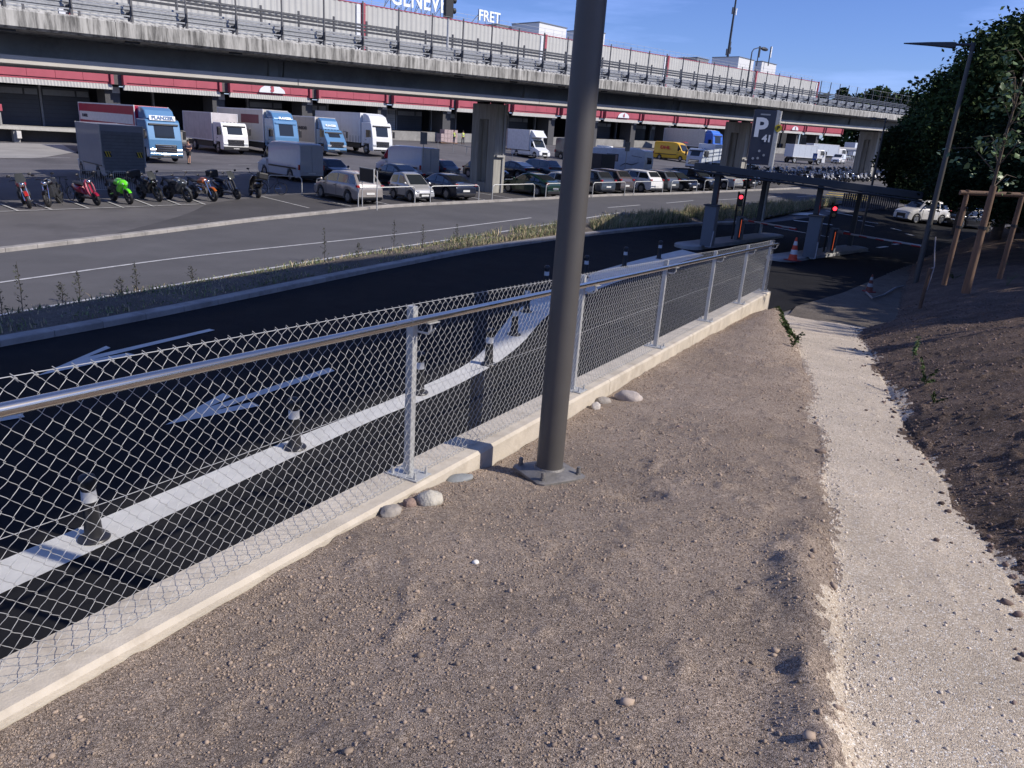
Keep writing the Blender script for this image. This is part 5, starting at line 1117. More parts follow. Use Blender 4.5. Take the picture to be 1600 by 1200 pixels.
# ---- roof: letters, plant rooms, aerials
white_l=M('letter_gloss_white',(.85,.88,.92),.4,var=.02)
def letters(name,label,txt,u,v,z,size,sx,k=.025,bold=.03):
    t=thing(name,label,'sign',(0,0,0)); c=cx(u,v,z,0)
    text('letters',txt,size,white_l,t,c,(UU[0],UU[1],k),(0,0,1),align='LEFT',bold=bold,depth=.15,sx=sx); return t
zz=EYE+0
u1,z1=atV(609,8,95); t=letters('roof_letters','tall white roof letters on a steel frame, cut by the top of the photo','GENÈVE',u1,95,z1+1.25,3.5,.82)
mb=MB()
for i in range(7):
    u=u1+.3+i*1.8; zb_=17.3+.0235*u; mb.tube([cx(u,95.2,zb_,0),cx(u,95.2,z1+3.4,0)],.06,5); mb.tube([cx(u-2.2,95.2,zb_,0),cx(u,95.2,z1+1.2,0)],.05,5); mb.tube([cx(u,98,zb_,0),cx(u,95.2,z1+2.4,0)],.04,5)
mb.build('steel_frame',M('frame_dark',(.06,.06,.07),.6),t)
u3,z3=atV(645,22,95); text('letters','AÉROPORT',1.15,white_l,t,cx(u3,95,z3-.2,0),(UU[0],UU[1],.025),(0,0,1),align='LEFT',bold=.01,depth=.1,sx=.62,spacing=1.25)
u1,z1=atV(747,31,95); t=letters('roof_word','small white word on a steel frame at the hall roof, right of the taller letters','FRET',u1,95,z1+.65,2.15,1.0)
mb=MB()
for i in range(4): u=u1+.2+i*1.5; zb_=17.3+.0235*u; mb.tube([cx(u,95.2,zb_,0),cx(u,95.2,z1+1.6,0)],.05,5)
mb.tube([cx(u1-2.4,95.2,17.5+.0235*u1,0),cx(u1+.4,95.2,z1+1.,0)],.06,5); mb.build('steel_frame',MATS['frame_dark'],t)
rw=M('plant_room_white',(.66,.66,.65),.6,var=.04,world=True); rg=M('plant_grey',(.16,.17,.19),.7,world=True)
def roofbox(pl,pm,pr,yt,V_,label,mt=rw,name='plant_room'):
    um,zm=atV(pm,yt,V_); ur=atV(pr,yt,V_)[0]; d=ray(pl,yt); tt=um/(d[:2]@UU); v2=max(float((d*tt)[:2]@NN),V_+2); zb_=17+.0235*um-1
    t=thing(name,label,'roof hut',(0,0,0)); mb=MB(); mb.hexa([(*XY(a,b),c) for c in (zb_,zm) for a,b in ((um,V_),(ur,V_),(ur,v2),(um,v2))]); mb.build('walls',mt,t)
    mb=MB(); mb.hexa([(*XY(a,b),c) for c in (zm,zm+.15) for a,b in ((um-.15,V_-.15),(ur+.15,V_-.15),(ur+.15,v2),(um-.15,v2))]); mb.build('roof_edge',rg,t)
    mb=MB(); mb.hexa([(*XY(a,b),c) for c in (zb_+2.,zb_+3.6) for a,b in ((ur-2.2,V_-.06),(ur-1.2,V_-.06),(ur-1.2,V_-.0),(ur-2.2,V_-.0))]); mb.build('door',rg,t)
roofbox(800,843,886,35,110,'white plant room on the roof right of the small roof word, with a dark left side')
roofbox(745,776,800,38,118,'low grey plant room behind the small roof word',rg)
roofbox(886,921,946,47,118,'white roof box partly hidden behind the tall lamp pole')
roofbox(1058,1090,1108,90,112,'low grey roof unit left of the aerial mast',rg)
roofbox(1113,1155,1179,89,110,'white plant room with a grey side below the tall aerial mast')
roofbox(1180,1191,1214,96,112,'small white roof hut below the twin aerials')
t=thing('roof_railing','thin steel railing along the hall roof edge','railing',(0,0,0)); mb=MB()
for z in (.55,1.05): mb.tube([cx(u,87,17.4+z,KB+.0013) for u in (-20,60,120,186)],.025,4)
for i in range(90): u=5+i*2.; mb.tube([cx(u,87,17.35,KB+.0013),cx(u,87,18.45,KB+.0013)],.02,3)
mb.build('rails',galv,t)
u1,zb_=atV(1137,88,120); t=thing('aerial_mast','tall dark aerial mast with panel antennas on the hall roof','mast',(*XY(u1,120),zb_-3)); H_=21
mb=MB(); mb.tube([(0,0,0),(0,0,H_*.5),(0,0,H_)],[.35,.3,.2],6)
for i in range(20): z=i*1.05; mb.rbox((0,0,z),(.8-.02*i,.12,.1),(0,0,i)); 
mb.build('lattice',dark,t)
for z,o_ in ((4.,-.9),(4.6,.9),(6.,.5),(14.5,-.9),(14.5,1.),(18.6,-.7),(18.6,.8),(19.6,0)):
    mb=MB(); c=(o_*UU[0],o_*UU[1],z); mb.rbox(c,(.42,.25,1.7),(0,0,HU)); mb.tube([(0,0,z),c],.05,4); mb.build('panel_antenna',whitep if o_>0 and z>8 else dark,t)
for px,lab in ((1183,'left twin of the two panel aerials on the roof hut'),(1201,'right twin of the two panel aerials, white-edged, on the roof hut')):
    u1,z1=atV(px,97,111); t=thing('panel_aerial',lab,'aerial',(*XY(u1,111),z1-1)); mb=MB(); mb.tube([(0,0,0),(0,0,5)],.14,6); mb.build('pole',dark,t); mb=MB(); mb.rbox((.35*UU[0],.35*UU[1],3.6),(.5,.35,2.8),(0,0,HU)); mb.build('panel',whitep if px>1190 else dark,t)
# ================================================================ YARD FURNITURE
def hoop(a,b,label):
    a,b=Vector(a),Vector(b); d=(b-a); L=d.length; d.normalize(); t=thing('hoop_barrier',label,'barrier',a,0,'bent steel tube barriers along the parking row'); z=Vector((0,0,1)); H_=.98
    pts=[Vector((0,0,-.1)),z*(H_-.2)]+[d*(.2-.2*math.cos(q))+z*(H_-.2+.2*math.sin(q)) for q in (.4,.8,1.2,1.57)]+[d*(L-.2+.2*math.sin(q))+z*(H_-.2+.2*math.cos(q)) for q in (0,.4,.8,1.2,1.57)]+[d*L+z*(-.1)]
    mb=MB(); mb.tube(pts,.03,8); mb.build('tube',galv,t,smooth=True)
    mb=MB(); mb.cyl((0,0,0),(0,0,.012),.07,n=10); mb.cyl(d*L,d*L+z*.012,.07,n=10); mb.build('foot_plate',galv_d,t)
hoop(hit(420,301),hit(472,304),'bent tube barrier just right of the last black scooter')
hoop(hit(495,306),hit(547,317),'bent tube barrier left of the champagne people carrier')
names=['in front of the champagne people carrier, under the board','in front of the dark blue low car','just right of the concrete pier','left of the tall lamp pole, before the dark green car','right beside the tall lamp pole, before the slate blue car','before the white off-roader','before the black hatchback','before the large black off-roader','before the silver saloon']
for k,nm in enumerate(names):
    u=21.9+4.74*k+(0 if k<6 else .05*(k-5)); hoop(P3(u,33.4,.02),P3(u+3.65,33.4,.02),'bent tube barrier '+nm)
a_=Vector(hit(566,324)); b_=Vector(hit(589,329)); t=thing('notice_board','dark notice board in a pale frame on two steel posts behind the champagne car','sign',a_); d_=(b_-a_); L_=d_.length; d_.normalize(); z=Vector((0,0,1))
mb=MB(); mb.tube([(0,0,0),(0,0,1.95)],.03,8); mb.tube([d_*L_,d_*L_+z*1.95],.03,8); mb.build('post',galv,t)
mb=MB(); n_=d_.cross(z); p=lambda u_,z_,o: tuple(d_*u_+z*z_+n_*o); mb.hexa([p(*q) for q in ((-.22,1.3,-.03),(1.05,1.3,-.03),(1.05,1.3,.03),(-.22,1.3,.03),(-.22,2.02,-.03),(1.05,2.02,-.03),(1.05,2.02,.03),(-.22,2.02,.03))]); fr_=mb.build('frame',galv,t)
mb=MB(); mb.hexa([p(*q) for q in ((-.18,1.34,-.036),(1.01,1.34,-.036),(1.01,1.34,.036),(-.18,1.34,.036),(-.18,1.98,-.036),(1.01,1.98,-.036),(1.01,1.98,.036),(-.18,1.98,.036))]); mb.build('board',black,fr_)
def postsign(px,V_,z0_,label,mt,w_=.5,h_=.8,cat='sign'):
    u_=atV(px,250,V_)[0]; t=thing('road_sign',label,cat,P3(u_,V_),HU+R(-20)); mb=MB(); mb.tube([(0,0,0),(0,0,z0_+h_)],.035,8); mb.build('pole',galv_d,t); mb=MB(); mb.box(-w_/2,w_/2,-.05,-.03,z0_,z0_+h_); pn=mb.build('panel',mt,t,bevel=.005); return t,pn
postsign(661,43,2.75,'grey sign plate on a tall post in front of the second pale van',M('sign_grey',(.22,.24,.27),.5))
postsign(978,43,2.6,'grey sign plate on a post in front of the caravan',MATS['sign_grey'])
t,pn=postsign(1272,44,2.0,'blue sign with a white triangle at the motorcycle row',M('sign_blue',(.02,.1,.45),.4),.75,.85)
mb=MB(); mb.prism([(-.22,2.2),(.22,2.2),(0,2.65)],1,-.058,-.052); mb.build('symbol',whitep,pn)
# metal crowd barriers behind the motorcycles
def crowd(a,b,label,lean=0):
    a,b=Vector(a),Vector(b); d=b-a; L=d.length; d.normalize(); z=Vector((0,0,1)); t=thing('crowd_barrier',label,'barrier',a,0,'metal crowd barriers behind the motorcycles'); mb=MB()
    mb.tube([z*.2,z*1.08,z*1.12+d*.05,d*(L-.05)+z*1.12,d*L+z*1.08,d*L+z*.2,z*.2],.02,6); mb.build('frame',galv,t,smooth=True); mb=MB()
    for i in range(1,14): mb.tube([d*L*i/14+z*.2,d*L*i/14+z*1.1],.008,5)
    mb.build('bars',galv,t); mb=MB(); n=d.cross(z)
    for q in (.15,L-.15): mb.tube([d*q+n*.28,d*q+n*.1+z*.1,d*q+z*.22,d*q-n*.1+z*.1,d*q-n*.28],.018,5)
    mb.build('feet',galv,t)
crowd(hit(128,302),hit(176,303),'metal crowd barrier left of the lime green motorcycle'); crowd(hit(180,303),hit(226,303),'metal crowd barrier right of the lime green motorcycle')
# bicycle
def bicycle(label,pos,rz):
    t=thing('bicycle',label,'bicycle',pos,rz)
    for x in (-.52,.52):
        mb=MB(); mb.torus((x,0,.34),.33,.02,1,24,6); w_=mb.build('wheel',black,t,smooth=True); mb=MB()
        for k in range(8): mb.tube([(x,0,.34),(x+.32*math.cos(k*math.pi/4),0,.34+.32*math.sin(k*math.pi/4))],.004,3)
        mb.build('spokes',chrome,w_)
    mb=MB(); mb.tube([(-.52,0,.34),(-.08,0,.3),(.36,0,.8),(-.2,0,.82),(-.52,0,.34)],.016,6); mb.tube([(-.08,0,.3),(-.22,0,.92)],.016,6); mb.tube([(.52,0,.34),(.36,0,.8),(.32,0,.98)],.016,6); mb.build('frame',dark,t,smooth=True)
    mb=MB(); mb.ell((-.23,0,.95),.13,.07,.03,10,6); mb.build('saddle',black,t); mb=MB(); mb.tube([(.25,-.28,1.0),(.34,-.1,1.0),(.34,.1,1.0),(.25,.28,1.0)],.014,6); mb.build('handlebar',black,t); return t
bicycle('dark bicycle lying in shade beside the black scooter at the row end',hit(424,304),R(20)); bicycle('bicycle standing between the second and third motorcycles',hit(103,312),HN+R(12))
# boxes on a pallet and people
u_=atV(698,224,82)[0]; b0=P3(u_,82); t=thing('box_pile','pile of pinkish cardboard boxes on a pallet in the open dock beside two workers','boxes',b0,HU)
mb=MB(); mb.box(-1.5,1.5,-.6,.6,0,.14); mb.build('pallet',wood,t); cb=M('carton',(.42,.33,.32),.8,var=.15,island=.2)
for i in range(5):
    for k in range(3): 
        if k==2 and i in(0,): continue
        mb=MB(); mb.box(-1.45+i*.59,-.9+i*.59,-.5,.5,.15+k*.55,.67+k*.55); mb.build('carton',cb,t,bevel=.01)
u_=atV(795,230,76)[0]; t=thing('tall_crate','single upright pinkish crate just right of the concrete pier','crate',P3(u_,76),HU); mb=MB(); mb.box(-.55,.55,-.5,.5,.4,2.6); mb.build('crate',cb,t,bevel=.02); mb=MB(); mb.box(-.6,.6,-.55,.55,0,.14); mb.build('pallet',wood,t)
def person(label,pos,rz,shirt,trousers,skin,hair,arms='phone',legskin=False,vest=None):
    t=thing('person',label,'person',pos,rz); 
    def skinmesh(name,verts,edges,rad,mt,parent,sub=2,root=0):
        me=bpy.data.meshes.new(name); me.from_pydata(verts,edges,[]); o=bpy.data.objects.new('tmp',me); COL.objects.link(o)
        m_=o.modifiers.new('s','SKIN'); m_.use_smooth_shade=True; sb=o.modifiers.new('b','SUBSURF'); sb.levels=sub
        sv=me.skin_vertices[0].data
        for i,r_ in enumerate(rad): sv[i].radius=r_ if isinstance(r_,tuple) else (r_,r_)
        sv[root].use_root=True
        dg=bpy.context.evaluated_depsgraph_get(); m2=bpy.data.meshes.new_from_object(o.evaluated_get(dg)); bpy.data.objects.remove(o); return link(name,m2,parent,mt,True)
    J=[(0,0,.95),(0,0,1.15),(0,0,1.38),(.01,0,1.5),(.03,0,1.6),(.03,0,1.72)]; E_=[(0,1),(1,2),(2,3),(3,4),(4,5)]; Rd=[(.15,.11),(.15,.11),(.17,.11),.055,(.085,.095),.06]
    legs=[];armz=[]
    for s in (-1,1):
        st=.12*s; n=len(J); legs.append(n); J+=[(0,s*.1,.88),(.03+st*.6,s*.11,.5),(st*.8,s*.11,.09),(st*.8+.14,s*.12,.04)]; Rd+=[.09,.062,.042,.035]; E_+=[(0,n),(n,n+1),(n+1,n+2),(n+2,n+3)]
        n=len(J); armz.append(n)
        if arms=='phone': J+=[(0,s*.19,1.38),(.02,s*.25,1.1),(.27,s*.12,1.14),(.34,s*.07,1.17)]
        else: J+=[(0,s*.19,1.38),(-.02-.1*s,s*.28,1.1),(.08-.12*s,s*.3,.86),(.1-.13*s,s*.3,.77)]
        Rd+=[.06,.045,.036,.03]; E_+=[(2,n),(n,n+1),(n+1,n+2),(n+2,n+3)]
        for q in range(4): J.append((J[n+3][0]+.05+.01*(q%2),J[n+3][1]+(-.03+.02*q),J[n+3][2]-(.03 if arms!='phone' else -.02)-.01*q)); Rd.append(.009); E_.append((n+3,len(J)-1))
        J.append((J[n+3][0]+.02,J[n+3][1]-s*.05,J[n+3][2]+.01)); Rd.append(.01); E_.append((n+3,len(J)-1))
    skinmesh('body',J,E_,Rd,skin,t)
    def sub_(idx,grow,extra=None): return [J[i] for i in idx],[ (Rd[i][0]+grow,Rd[i][1]+grow) if isinstance(Rd[i],tuple) else Rd[i]+grow for i in idx]
    def mixp(i,j,f): return tuple(J[i][k]*(1-f)+J[j][k]*f for k in range(3))
    a0,a1=armz; skinmesh('shirt',[J[0],J[1],J[2],J[a0],mixp(a0,a0+1,.6),J[a1],mixp(a1,a1+1,.6)],[(0,1),(1,2),(2,3),(3,4),(2,5),(5,6)],[(.175,.13),(.17,.13),(.18,.13),.075,.065,.075,.065],shirt,t)
    kz=.55 if legskin else .12
    def lp(a,b,z): f=(J[a][2]-z)/(J[a][2]-J[b][2]); return tuple(J[a][k]+(J[b][k]-J[a][k])*f for k in range(3))
    V_=[(0,0,.96)]; E2=[]; R2=[(.165,.125)]
    for a in legs:
        V_.append(J[a]); R2.append(.11); E2.append((0,len(V_)-1))
        if legskin: V_.append(lp(a,a+1,.56)); R2.append(.085); E2.append((len(V_)-2,len(V_)-1))
        else: V_+= [J[a+1],lp(a+1,a+2,.12)]; R2+=[.08,.06]; E2+=[(len(V_)-3,len(V_)-2),(len(V_)-2,len(V_)-1)]
    skinmesh('trousers',V_,E2,R2,trousers,t)
    mb=MB(); mb.ell((.015,0,1.69),.1,.095,.11,14,10); mb.v=[v for v in mb.v]; mb.build('hair',hair,t,smooth=True)
    mb=MB(); mb.ell((.115,0,1.63),.02,.014,.022,8,6)
    for s in (-1,1): mb.ell((.02,s*.093,1.64),.02,.014,.032,8,6)
    mb.build('nose_and_ears',skin,t,smooth=True); mb=MB()
    for s in (-1,1): mb.ell((.1,s*.035,1.66),.012,.012,.007,8,6)
    mb.ell((.108,0,1.585),.01,.026,.006,8,4); mb.build('eyes_and_mouth',M('face_dark',(.05,.02,.02),.5),t)
    mb=MB()
    for a in legs: x,y,z=J[a+2]; mb.ell((x+.06,y,.045),.14,.055,.05,12,8)
    mb.build('shoes',M('shoe',(.03,.03,.03),.6) ,t,smooth=True)
    if vest:
        mb=MB(); mb.loft([[(.14*q*math.cos(2*math.pi*k/16),.2*q*math.sin(2*math.pi*k/16),z) for k in range(16)] for z,q in ((.92,.98),(1.1,.95),(1.3,1.02),(1.42,.85),(1.46,.6))],cap=False); vt=mb.build('safety_vest',vest,t,smooth=True); mb=MB(); mb.loft([[(.143*math.cos(2*math.pi*k/16),.203*math.sin(2*math.pi*k/16),z) for k in range(16)] for z in (1.08,1.13)],cap=False); mb.build('reflective_stripe',refl,vt)
    if arms=='phone': mb=MB(); mb.rbox((.39,0,1.19),(.02,.08,.15),(0,R(-40),0)); mb.build('phone',black,t)
    return t
skin1=M('skin',(.42,.24,.17),.55,var=.05); hairm=M('dark_hair',(.02,.015,.012),.7)
person('man in a dark shirt and shorts looking at a phone beside the blue lorry cab',hit(296,256),HS+R(-50),M('grey_purple_shirt',(.07,.05,.07),.8),M('dark_shorts',(.03,.03,.035),.8),skin1,hairm,'phone',True)
hv=M('hi_vis',(.6,.72,.12),.6); dt=M('work_trousers',(.03,.035,.06),.8)
for px,lab,dg in ((709,'worker in a yellow safety vest standing next to the pile of boxes',-60),(723,'worker in a yellow safety vest walking right, away from the boxes',-10)):
    u_=atV(px,222,81.5)[0]; person(lab,P3(u_,81.5,.01),HS+R(dg),M('pale_shirt',(.3,.3,.3),.8),dt,skin1,hairm,'walk',False,hv)
t=thing('ramp_railing','low grey railing on short posts along the ramp behind the second pale van','railing',(0,0,0)); mb=MB(); pts=[hit(*p) for p in ((684,232),(708,238),(729,242),(760,246),(800,251),(846,257))]
mb.tube([(p[0],p[1],p[2]+.95) for p in pts],.035,6); mb.build('rail',galv_d,t)
for p in pts: mb=MB(); mb.tube([p,(p[0],p[1],p[2]+.95)],.035,6); mb.build('post',galv_d,t)
# ================================================================ TICKET CANOPY, MACHINES, BARRIERS
shade_m=M('canopy_steel',(.06,.065,.075),.5,.3,var=.06); mach=M('machine_grey',(.13,.145,.17),.45,var=.05)
ldir=np.array([.5,.866]); lperp=np.array([.87,-.49]); ang=math.atan2(ldir[1],ldir[0])
P_=[np.array(hit(1106,387)[:2]),np.array(hit(1182,366)[:2]),np.array(hit(1262,401)[:2]),np.array(hit(1326,388)[:2])]
def pl(px,r): x,y,z=at_r(px,264+.134*(px-1084),r); return (x,y,z)
can=thing('ticket_canopy','long dark steel canopy on posts above the two ticket islands','canopy',(0,0,0))
C=[pl(1084,35.5),pl(1441,36.5),pl(1441,43.5),pl(1086,45)]
mb=MB(); mb.hexa([c for c in C]+[(c[0],c[1],c[2]+.3) for c in C]); rf=mb.build('roof',shade_m,can,bevel=.02)
mb=MB(); e=[(C[0][0],C[0][1],C[0][2]-.07),(C[1][0],C[1][1],C[1][2]-.07)]; mb.tube(e,.05,6); mb.build('gutter',dark,can)
for p,px in zip(P_,(1125,1190,1279,1341)):
    d=np.hypot(*p); slope=(ray(px,264+.134*(px-1084))); slope=slope[2]/np.hypot(slope[0],slope[1]); zt_=EYE+slope*d; x,y=p; c,s_=math.cos(ang),math.sin(ang)
    for g in (1,):
        mb=MB(); mb.rbox((x,y,(zt_+.1)/2),(.3,.22,zt_-.08),(0,0,ang)); mb.build('post',shade_m,can)
def machine(pos,label):
    t=thing('ticket_machine',label,'ticket machine',pos,ang); mb=MB(); mb.prism([(-.24,.0),(.26,.0),(.26,.9),(.2,1.45),(.3,1.75),(-.24,1.8)],1,-.27,.27); mb.build('cabinet',mach,t,bevel=.025)
    mb=MB(); mb.rbox((.0,.28,1.2),(.34,.02,.45)); mb.build('panel',black,t); mb=MB(); mb.box(-.3,.36,-.33,.33,1.78,1.84); mb.build('hood',shade_m,t,bevel=.01); mb=MB(); mb.tube([(-.6,-.35,.02),(-.25,-.3,.7)],.03,6); mb.tube([(-.6,-.35,.02),(-.6,-.1,.02)],.03,6); mb.build('brace',galv_d,t); return t
pm=Vector((*hit(1103,391)[:2],Z1)); machine(pm,'grey ticket machine on the left traffic island, beside the canopy post')
pm=Vector((*hit(1263,407)[:2],Z2)); machine(pm,'grey ticket machine on the right traffic island, beside the traffic cone')
def gate(pos,tip,label,lab2,up):
    t=thing('barrier_gate',label,'barrier',pos,ang); mb=MB(); mb.box(-.2,.2,-.18,.18,0,1.15); cb_=mb.build('cabinet',mach,t,bevel=.03); mb=MB(); mb.box(-.208,-.2,-.15,.0,.05,1.1); mb.build('black_panel',black,t); mb=MB(); mb.box(-.212,-.2,-.095,-.08,.15,1.0); mb.build('light_strip',led,t)
    d=Vector(tip)-Vector(pos); d.z=0; L_=d.length; loc=Matrix.Rotation(-ang,3,'Z')@d.normalized(); mb=MB(); z=1.0
    mb.tube([loc*.1+Vector((0,0,z)),loc*L_+Vector((0,0,z+.03))],.045,8); arm=mb.build('barrier_arm',M('arm_white',(.4,.4,.4),.6),t,smooth=True)
    n=int(L_/.9)
    for k in range(n): mb=MB(); q=.55+k*.9; mb.tube([loc*q+Vector((0,0,z)),loc*(q+.42)+Vector((0,0,z+.003))],.049,8); mb.build('red_band',M('band_red',(.35,.03,.03),.5),arm,smooth=True)
    mb=MB(); mb.tube([loc*-.25+Vector((0,0,z)),loc*.5+Vector((0,0,z+.02))],.09,8); mb.build('arm_bracket',galv_d,t)
    return t
g1=Vector((*hit(1152,380)[:2],Z1)); g2=Vector((*hit(1296,400)[:2],Z2))
d2=ray(1440,386); tt=(1.15-EYE)/d2[2]; tip2=Vector(d2*tt); arm=(tip2-g2); arm.z=0
gate(g2,tip2,'barrier gate with a red light strip on the right island, arm reaching right',None,0)
gate(g1,g1+arm.normalized()*3.6,'barrier gate with a red light strip on the left island, arm behind the right machine',None,0)
def signal(pos,px,py,label):
    t=thing('traffic_signal',label,'traffic light',pos,0); d=ray(px,py); d=d/np.hypot(d[0],d[1]); r_=np.hypot(pos[0],pos[1]); z=EYE+d[2]*r_-pos[2]; to=Vector((-pos[0],-pos[1],0)).normalized(); rt=Vector((-to.y,to.x,0)) ; a_=math.atan2(to.y,to.x)
    mb=MB(); mb.tube([(0,0,0),(0,0,z+.25)],.045,8); mb.build('pole',black,t)
    off=rt*.13
    mb=MB(); mb.rbox(off+to*.05+Vector((0,0,z-.14)),(.2,.24,.62),(0,0,a_)); hd=mb.build('housing',black,t,bevel=.03)
    mb=MB(); c=off+to*.15+Vector((0,0,z)); mb.cyl(c,c+to*.02,.09,n=20); mb.build('red_lens',red_lamp,hd)
    mb=MB(); c=off+to*.15+Vector((0,0,z-.28)); mb.cyl(c,c+to*.02,.09,n=20); mb.build('green_lens',M('dead_green_lens',(.01,.05,.02),.2,coat=.5),hd)
    return t
signal(g1+Vector((-.28,.12,0)),1161,308,'red traffic light on a black pole above the left barrier gate')
signal(g2+Vector((-.28,.12,0)),1307,326,'red traffic light on a black pole above the right barrier gate')
def cone(pos,H_,label,orange=orange,refl=refl):
    t=thing('traffic_cone',label,'traffic cone',pos,.4); mb=MB(); mb.box(-.2*H_/.75,.2*H_/.75,-.2*H_/.75,.2*H_/.75,0,.035); mb.build('base',M('cone_base',(.25,.03,.03),.6),t,bevel=.01)
    r_=lambda z: (.15-.125*z)*H_/.75; 
    mb=MB(); mb.loft([[(r_(z)*math.cos(2*math.pi*k/20),r_(z)*math.sin(2*math.pi*k/20),.03+z*(H_-.03)) for k in range(20)] for z in (0,.3,.6,1)]); mb.build('cone_body',orange,t,smooth=True)
    for z0_,z1_ in ((.26,.46),(.66,.84)): mb=MB(); mb.loft([[((r_(z)+.004)*math.cos(2*math.pi*k/20),(r_(z)+.004)*math.sin(2*math.pi*k/20),.03+z*(H_-.03)) for k in range(20)] for z in (z0_,z1_)],cap=False); mb.build('white_band',refl,t,smooth=True)
cone(Vector((*hit(1237,413)[:2],Z2)),.98,'red and white traffic cone on the right island beside the ticket machine')
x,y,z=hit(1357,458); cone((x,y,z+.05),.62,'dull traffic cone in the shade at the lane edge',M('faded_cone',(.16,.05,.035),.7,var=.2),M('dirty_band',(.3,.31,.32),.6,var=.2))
a_=[hit(*p) for p in ((1352,462),(1362,472),(1380,466),(1398,455),(1410,452))]; mb=MB(); mb.tube([(p[0],p[1],p[2]+.12) for p in a_],.035,8); tag(mb.build('drain_pipe',galv_d,smooth=True),'pale bent pipe lying on the dirt beside the shaded traffic cone','pipe')
# signs for the car park
bt=np.array(hit(1187,367)); t=thing('parking_totem','tall dark parking sign with a big P on two posts behind the ticket canopy','sign',bt,math.atan2(bt[1],bt[0])-math.pi/2+R(8))
ztop=EYE+(lambda d:d[2]/np.hypot(d[0],d[1]))(ray(1206,178))*np.hypot(*bt[:2]); zlow=EYE+(lambda d:d[2]/np.hypot(d[0],d[1]))(ray(1186,262))*np.hypot(*bt[:2])
tm=M('totem_blue_black',(.012,.016,.04),.4,coat=.3)
mb=MB(); mb.box(-1.32,-.2,-.16,.16,zlow,ztop); pn=mb.build('panel',tm,t,bevel=.02); mb=MB(); mb.box(-.19,-.06,-.12,.12,zlow-.05,ztop+.03); mb.build('side_edge',galv,t)
mb=MB(); mb.tube([(0,0,0),(0,0,ztop)],.085,12); mb.build('post',M('weathered_white_steel',(.5,.51,.52),.5,.2,var=.15,vs=6,dirt=((.2,.2,.2),5,.5,.7,.7)),t,smooth=True)
mb=MB(); mb.tube([(-1.1,0,0),(-1.1,0,zlow)],.06,8); mb.build('rear_post',shade_m,t)
wl_=M('sign_white',(.75,.77,.8),.4,var=0)
text('letter','P',1.3,wl_,pn,(-.9,-.168,ztop-.92),(1,0,0),(0,0,1),bold=.045); text('number','41',.48,wl_,pn,(-.5,-.168,ztop-1.42),(1,0,0),(0,0,1),bold=.02)
mb=MB()
for q in ((-1.05,ztop-2.45),(-.8,ztop-2.42),(-.52,ztop-2.25),(-.78,ztop-2.05)): mb.cyl((q[0],-.162,q[1]),(q[0],-.175,q[1]),.065,n=14)
mb.build('symbols',M('sign_grey_symbol',(.3,.32,.35),.5),pn)
mb=MB(); mb.rbox((-.76,-.166,ztop-.22),(.5,.012,.07)); mb.build('name_strip',MATS['sign_grey_symbol'],pn)
mb=MB(); mb.cyl((.0,-.1,ztop-.85),(.0,-.13,ztop-.85),.19,n=20); dsk=mb.build('yellow_disc',M('disc_yellow',(.6,.45,.03),.5),t); text('disc_letters','P',.26,black,dsk,(.0,-.138,ztop-.85),(1,0,0),(0,0,1),bold=.01)
# third lamp, thin, in front of the trees
b3=hit(1366,292); d=ray(1390,185); zt_=EYE+d[2]/np.hypot(d[0],d[1])*50; x,y,_=at_r(1360,300,50.); lamp_post('thin dark lamp post in the gap left of the big trees',(x,y,float(T(x,y))),zt_-float(T(x,y)),.07,.045,(-.8,.5),1.1,False)
# ================================================================ PLANTS
def leafmesh(name,C,size,mt,parent=None,asp=.6,kind=None,droop=.3):
    n=len(C); a=RNG.normal(size=(n,3)); a[:,2]*=.6; a/=np.linalg.norm(a,axis=1)[:,None]; b=RNG.normal(size=(n,3)); b-=(b*a).sum(1)[:,None]*a; b/=np.linalg.norm(b,axis=1)[:,None]
    s=size*RNG.uniform(.6,1.3,n)[:,None]; a=a*s; b=b*s*asp; nrm=np.cross(a,b); nrm/=np.linalg.norm(nrm,axis=1)[:,None]+1e-9; f=nrm*s*.18
    V=np.stack([C-a,C-b*.9+f,C+a,C+b*.9+f],1).reshape(-1,3); Fq=np.arange(4*n).reshape(-1,4); Fq=np.concatenate([Fq[:,[0,1,2]],Fq[:,[0,2,3]]])
    o=npmesh(name,V,Fq,mt,parent); return o
def tree(label,x,y,z0,H_,Rc,mt,n=9000,leafs=.16,low=.12,group=None,name='tree',trunk=.3,clumps=70,seed=0,cat='tree'):
    r=np.random.default_rng(seed); t=thing(name,label,cat,(x,y,z0),0,group); mb=MB()
    top=H_*.8; pts=[(0,0,-.3),(.1,0,H_*.3),(-.1,.15,H_*.55),(0,0,top)]; mb.tube(pts,[trunk,trunk*.8,trunk*.5,trunk*.12],10)
    cl=[]
    for k in range(clumps):
        h=low+(1-low)*r.random()**.8; prof=math.sin(math.pi*min(1,(h-low)/(1-low)*.82+.16))**.6; an=r.uniform(0,6.283); q=Rc*prof*math.sqrt(r.uniform(.2,1)); c=np.array([q*math.cos(an),q*math.sin(an),h*H_*.94]); cl.append((c,Rc*r.uniform(.16,.34)))
        if k%3==0: mb.tube([(0,0,max(.15*H_,c[2]*.6)),tuple(c*np.array([.5,.5,.85])),tuple(c)],[trunk*.25,trunk*.14,trunk*.04],5)
    mb.build('trunk',bark,t,smooth=True); P=[]
    w_=np.array([c[1]**2 for c in cl]); w_/=w_.sum()
    for (c,q),k in zip(cl,(w_*n).astype(int)):
        d=r.normal(size=(k,3)); d/=np.linalg.norm(d,axis=1)[:,None]; P.append(c+d*q*np.array([1,1,.75])*(r.random((k,1))**.45)*(1+.12*np.clip(r.normal(size=(k,1)),-1.5,1.5)))
    leafmesh('crown',np.concatenate(P),leafs,mt,t); return t
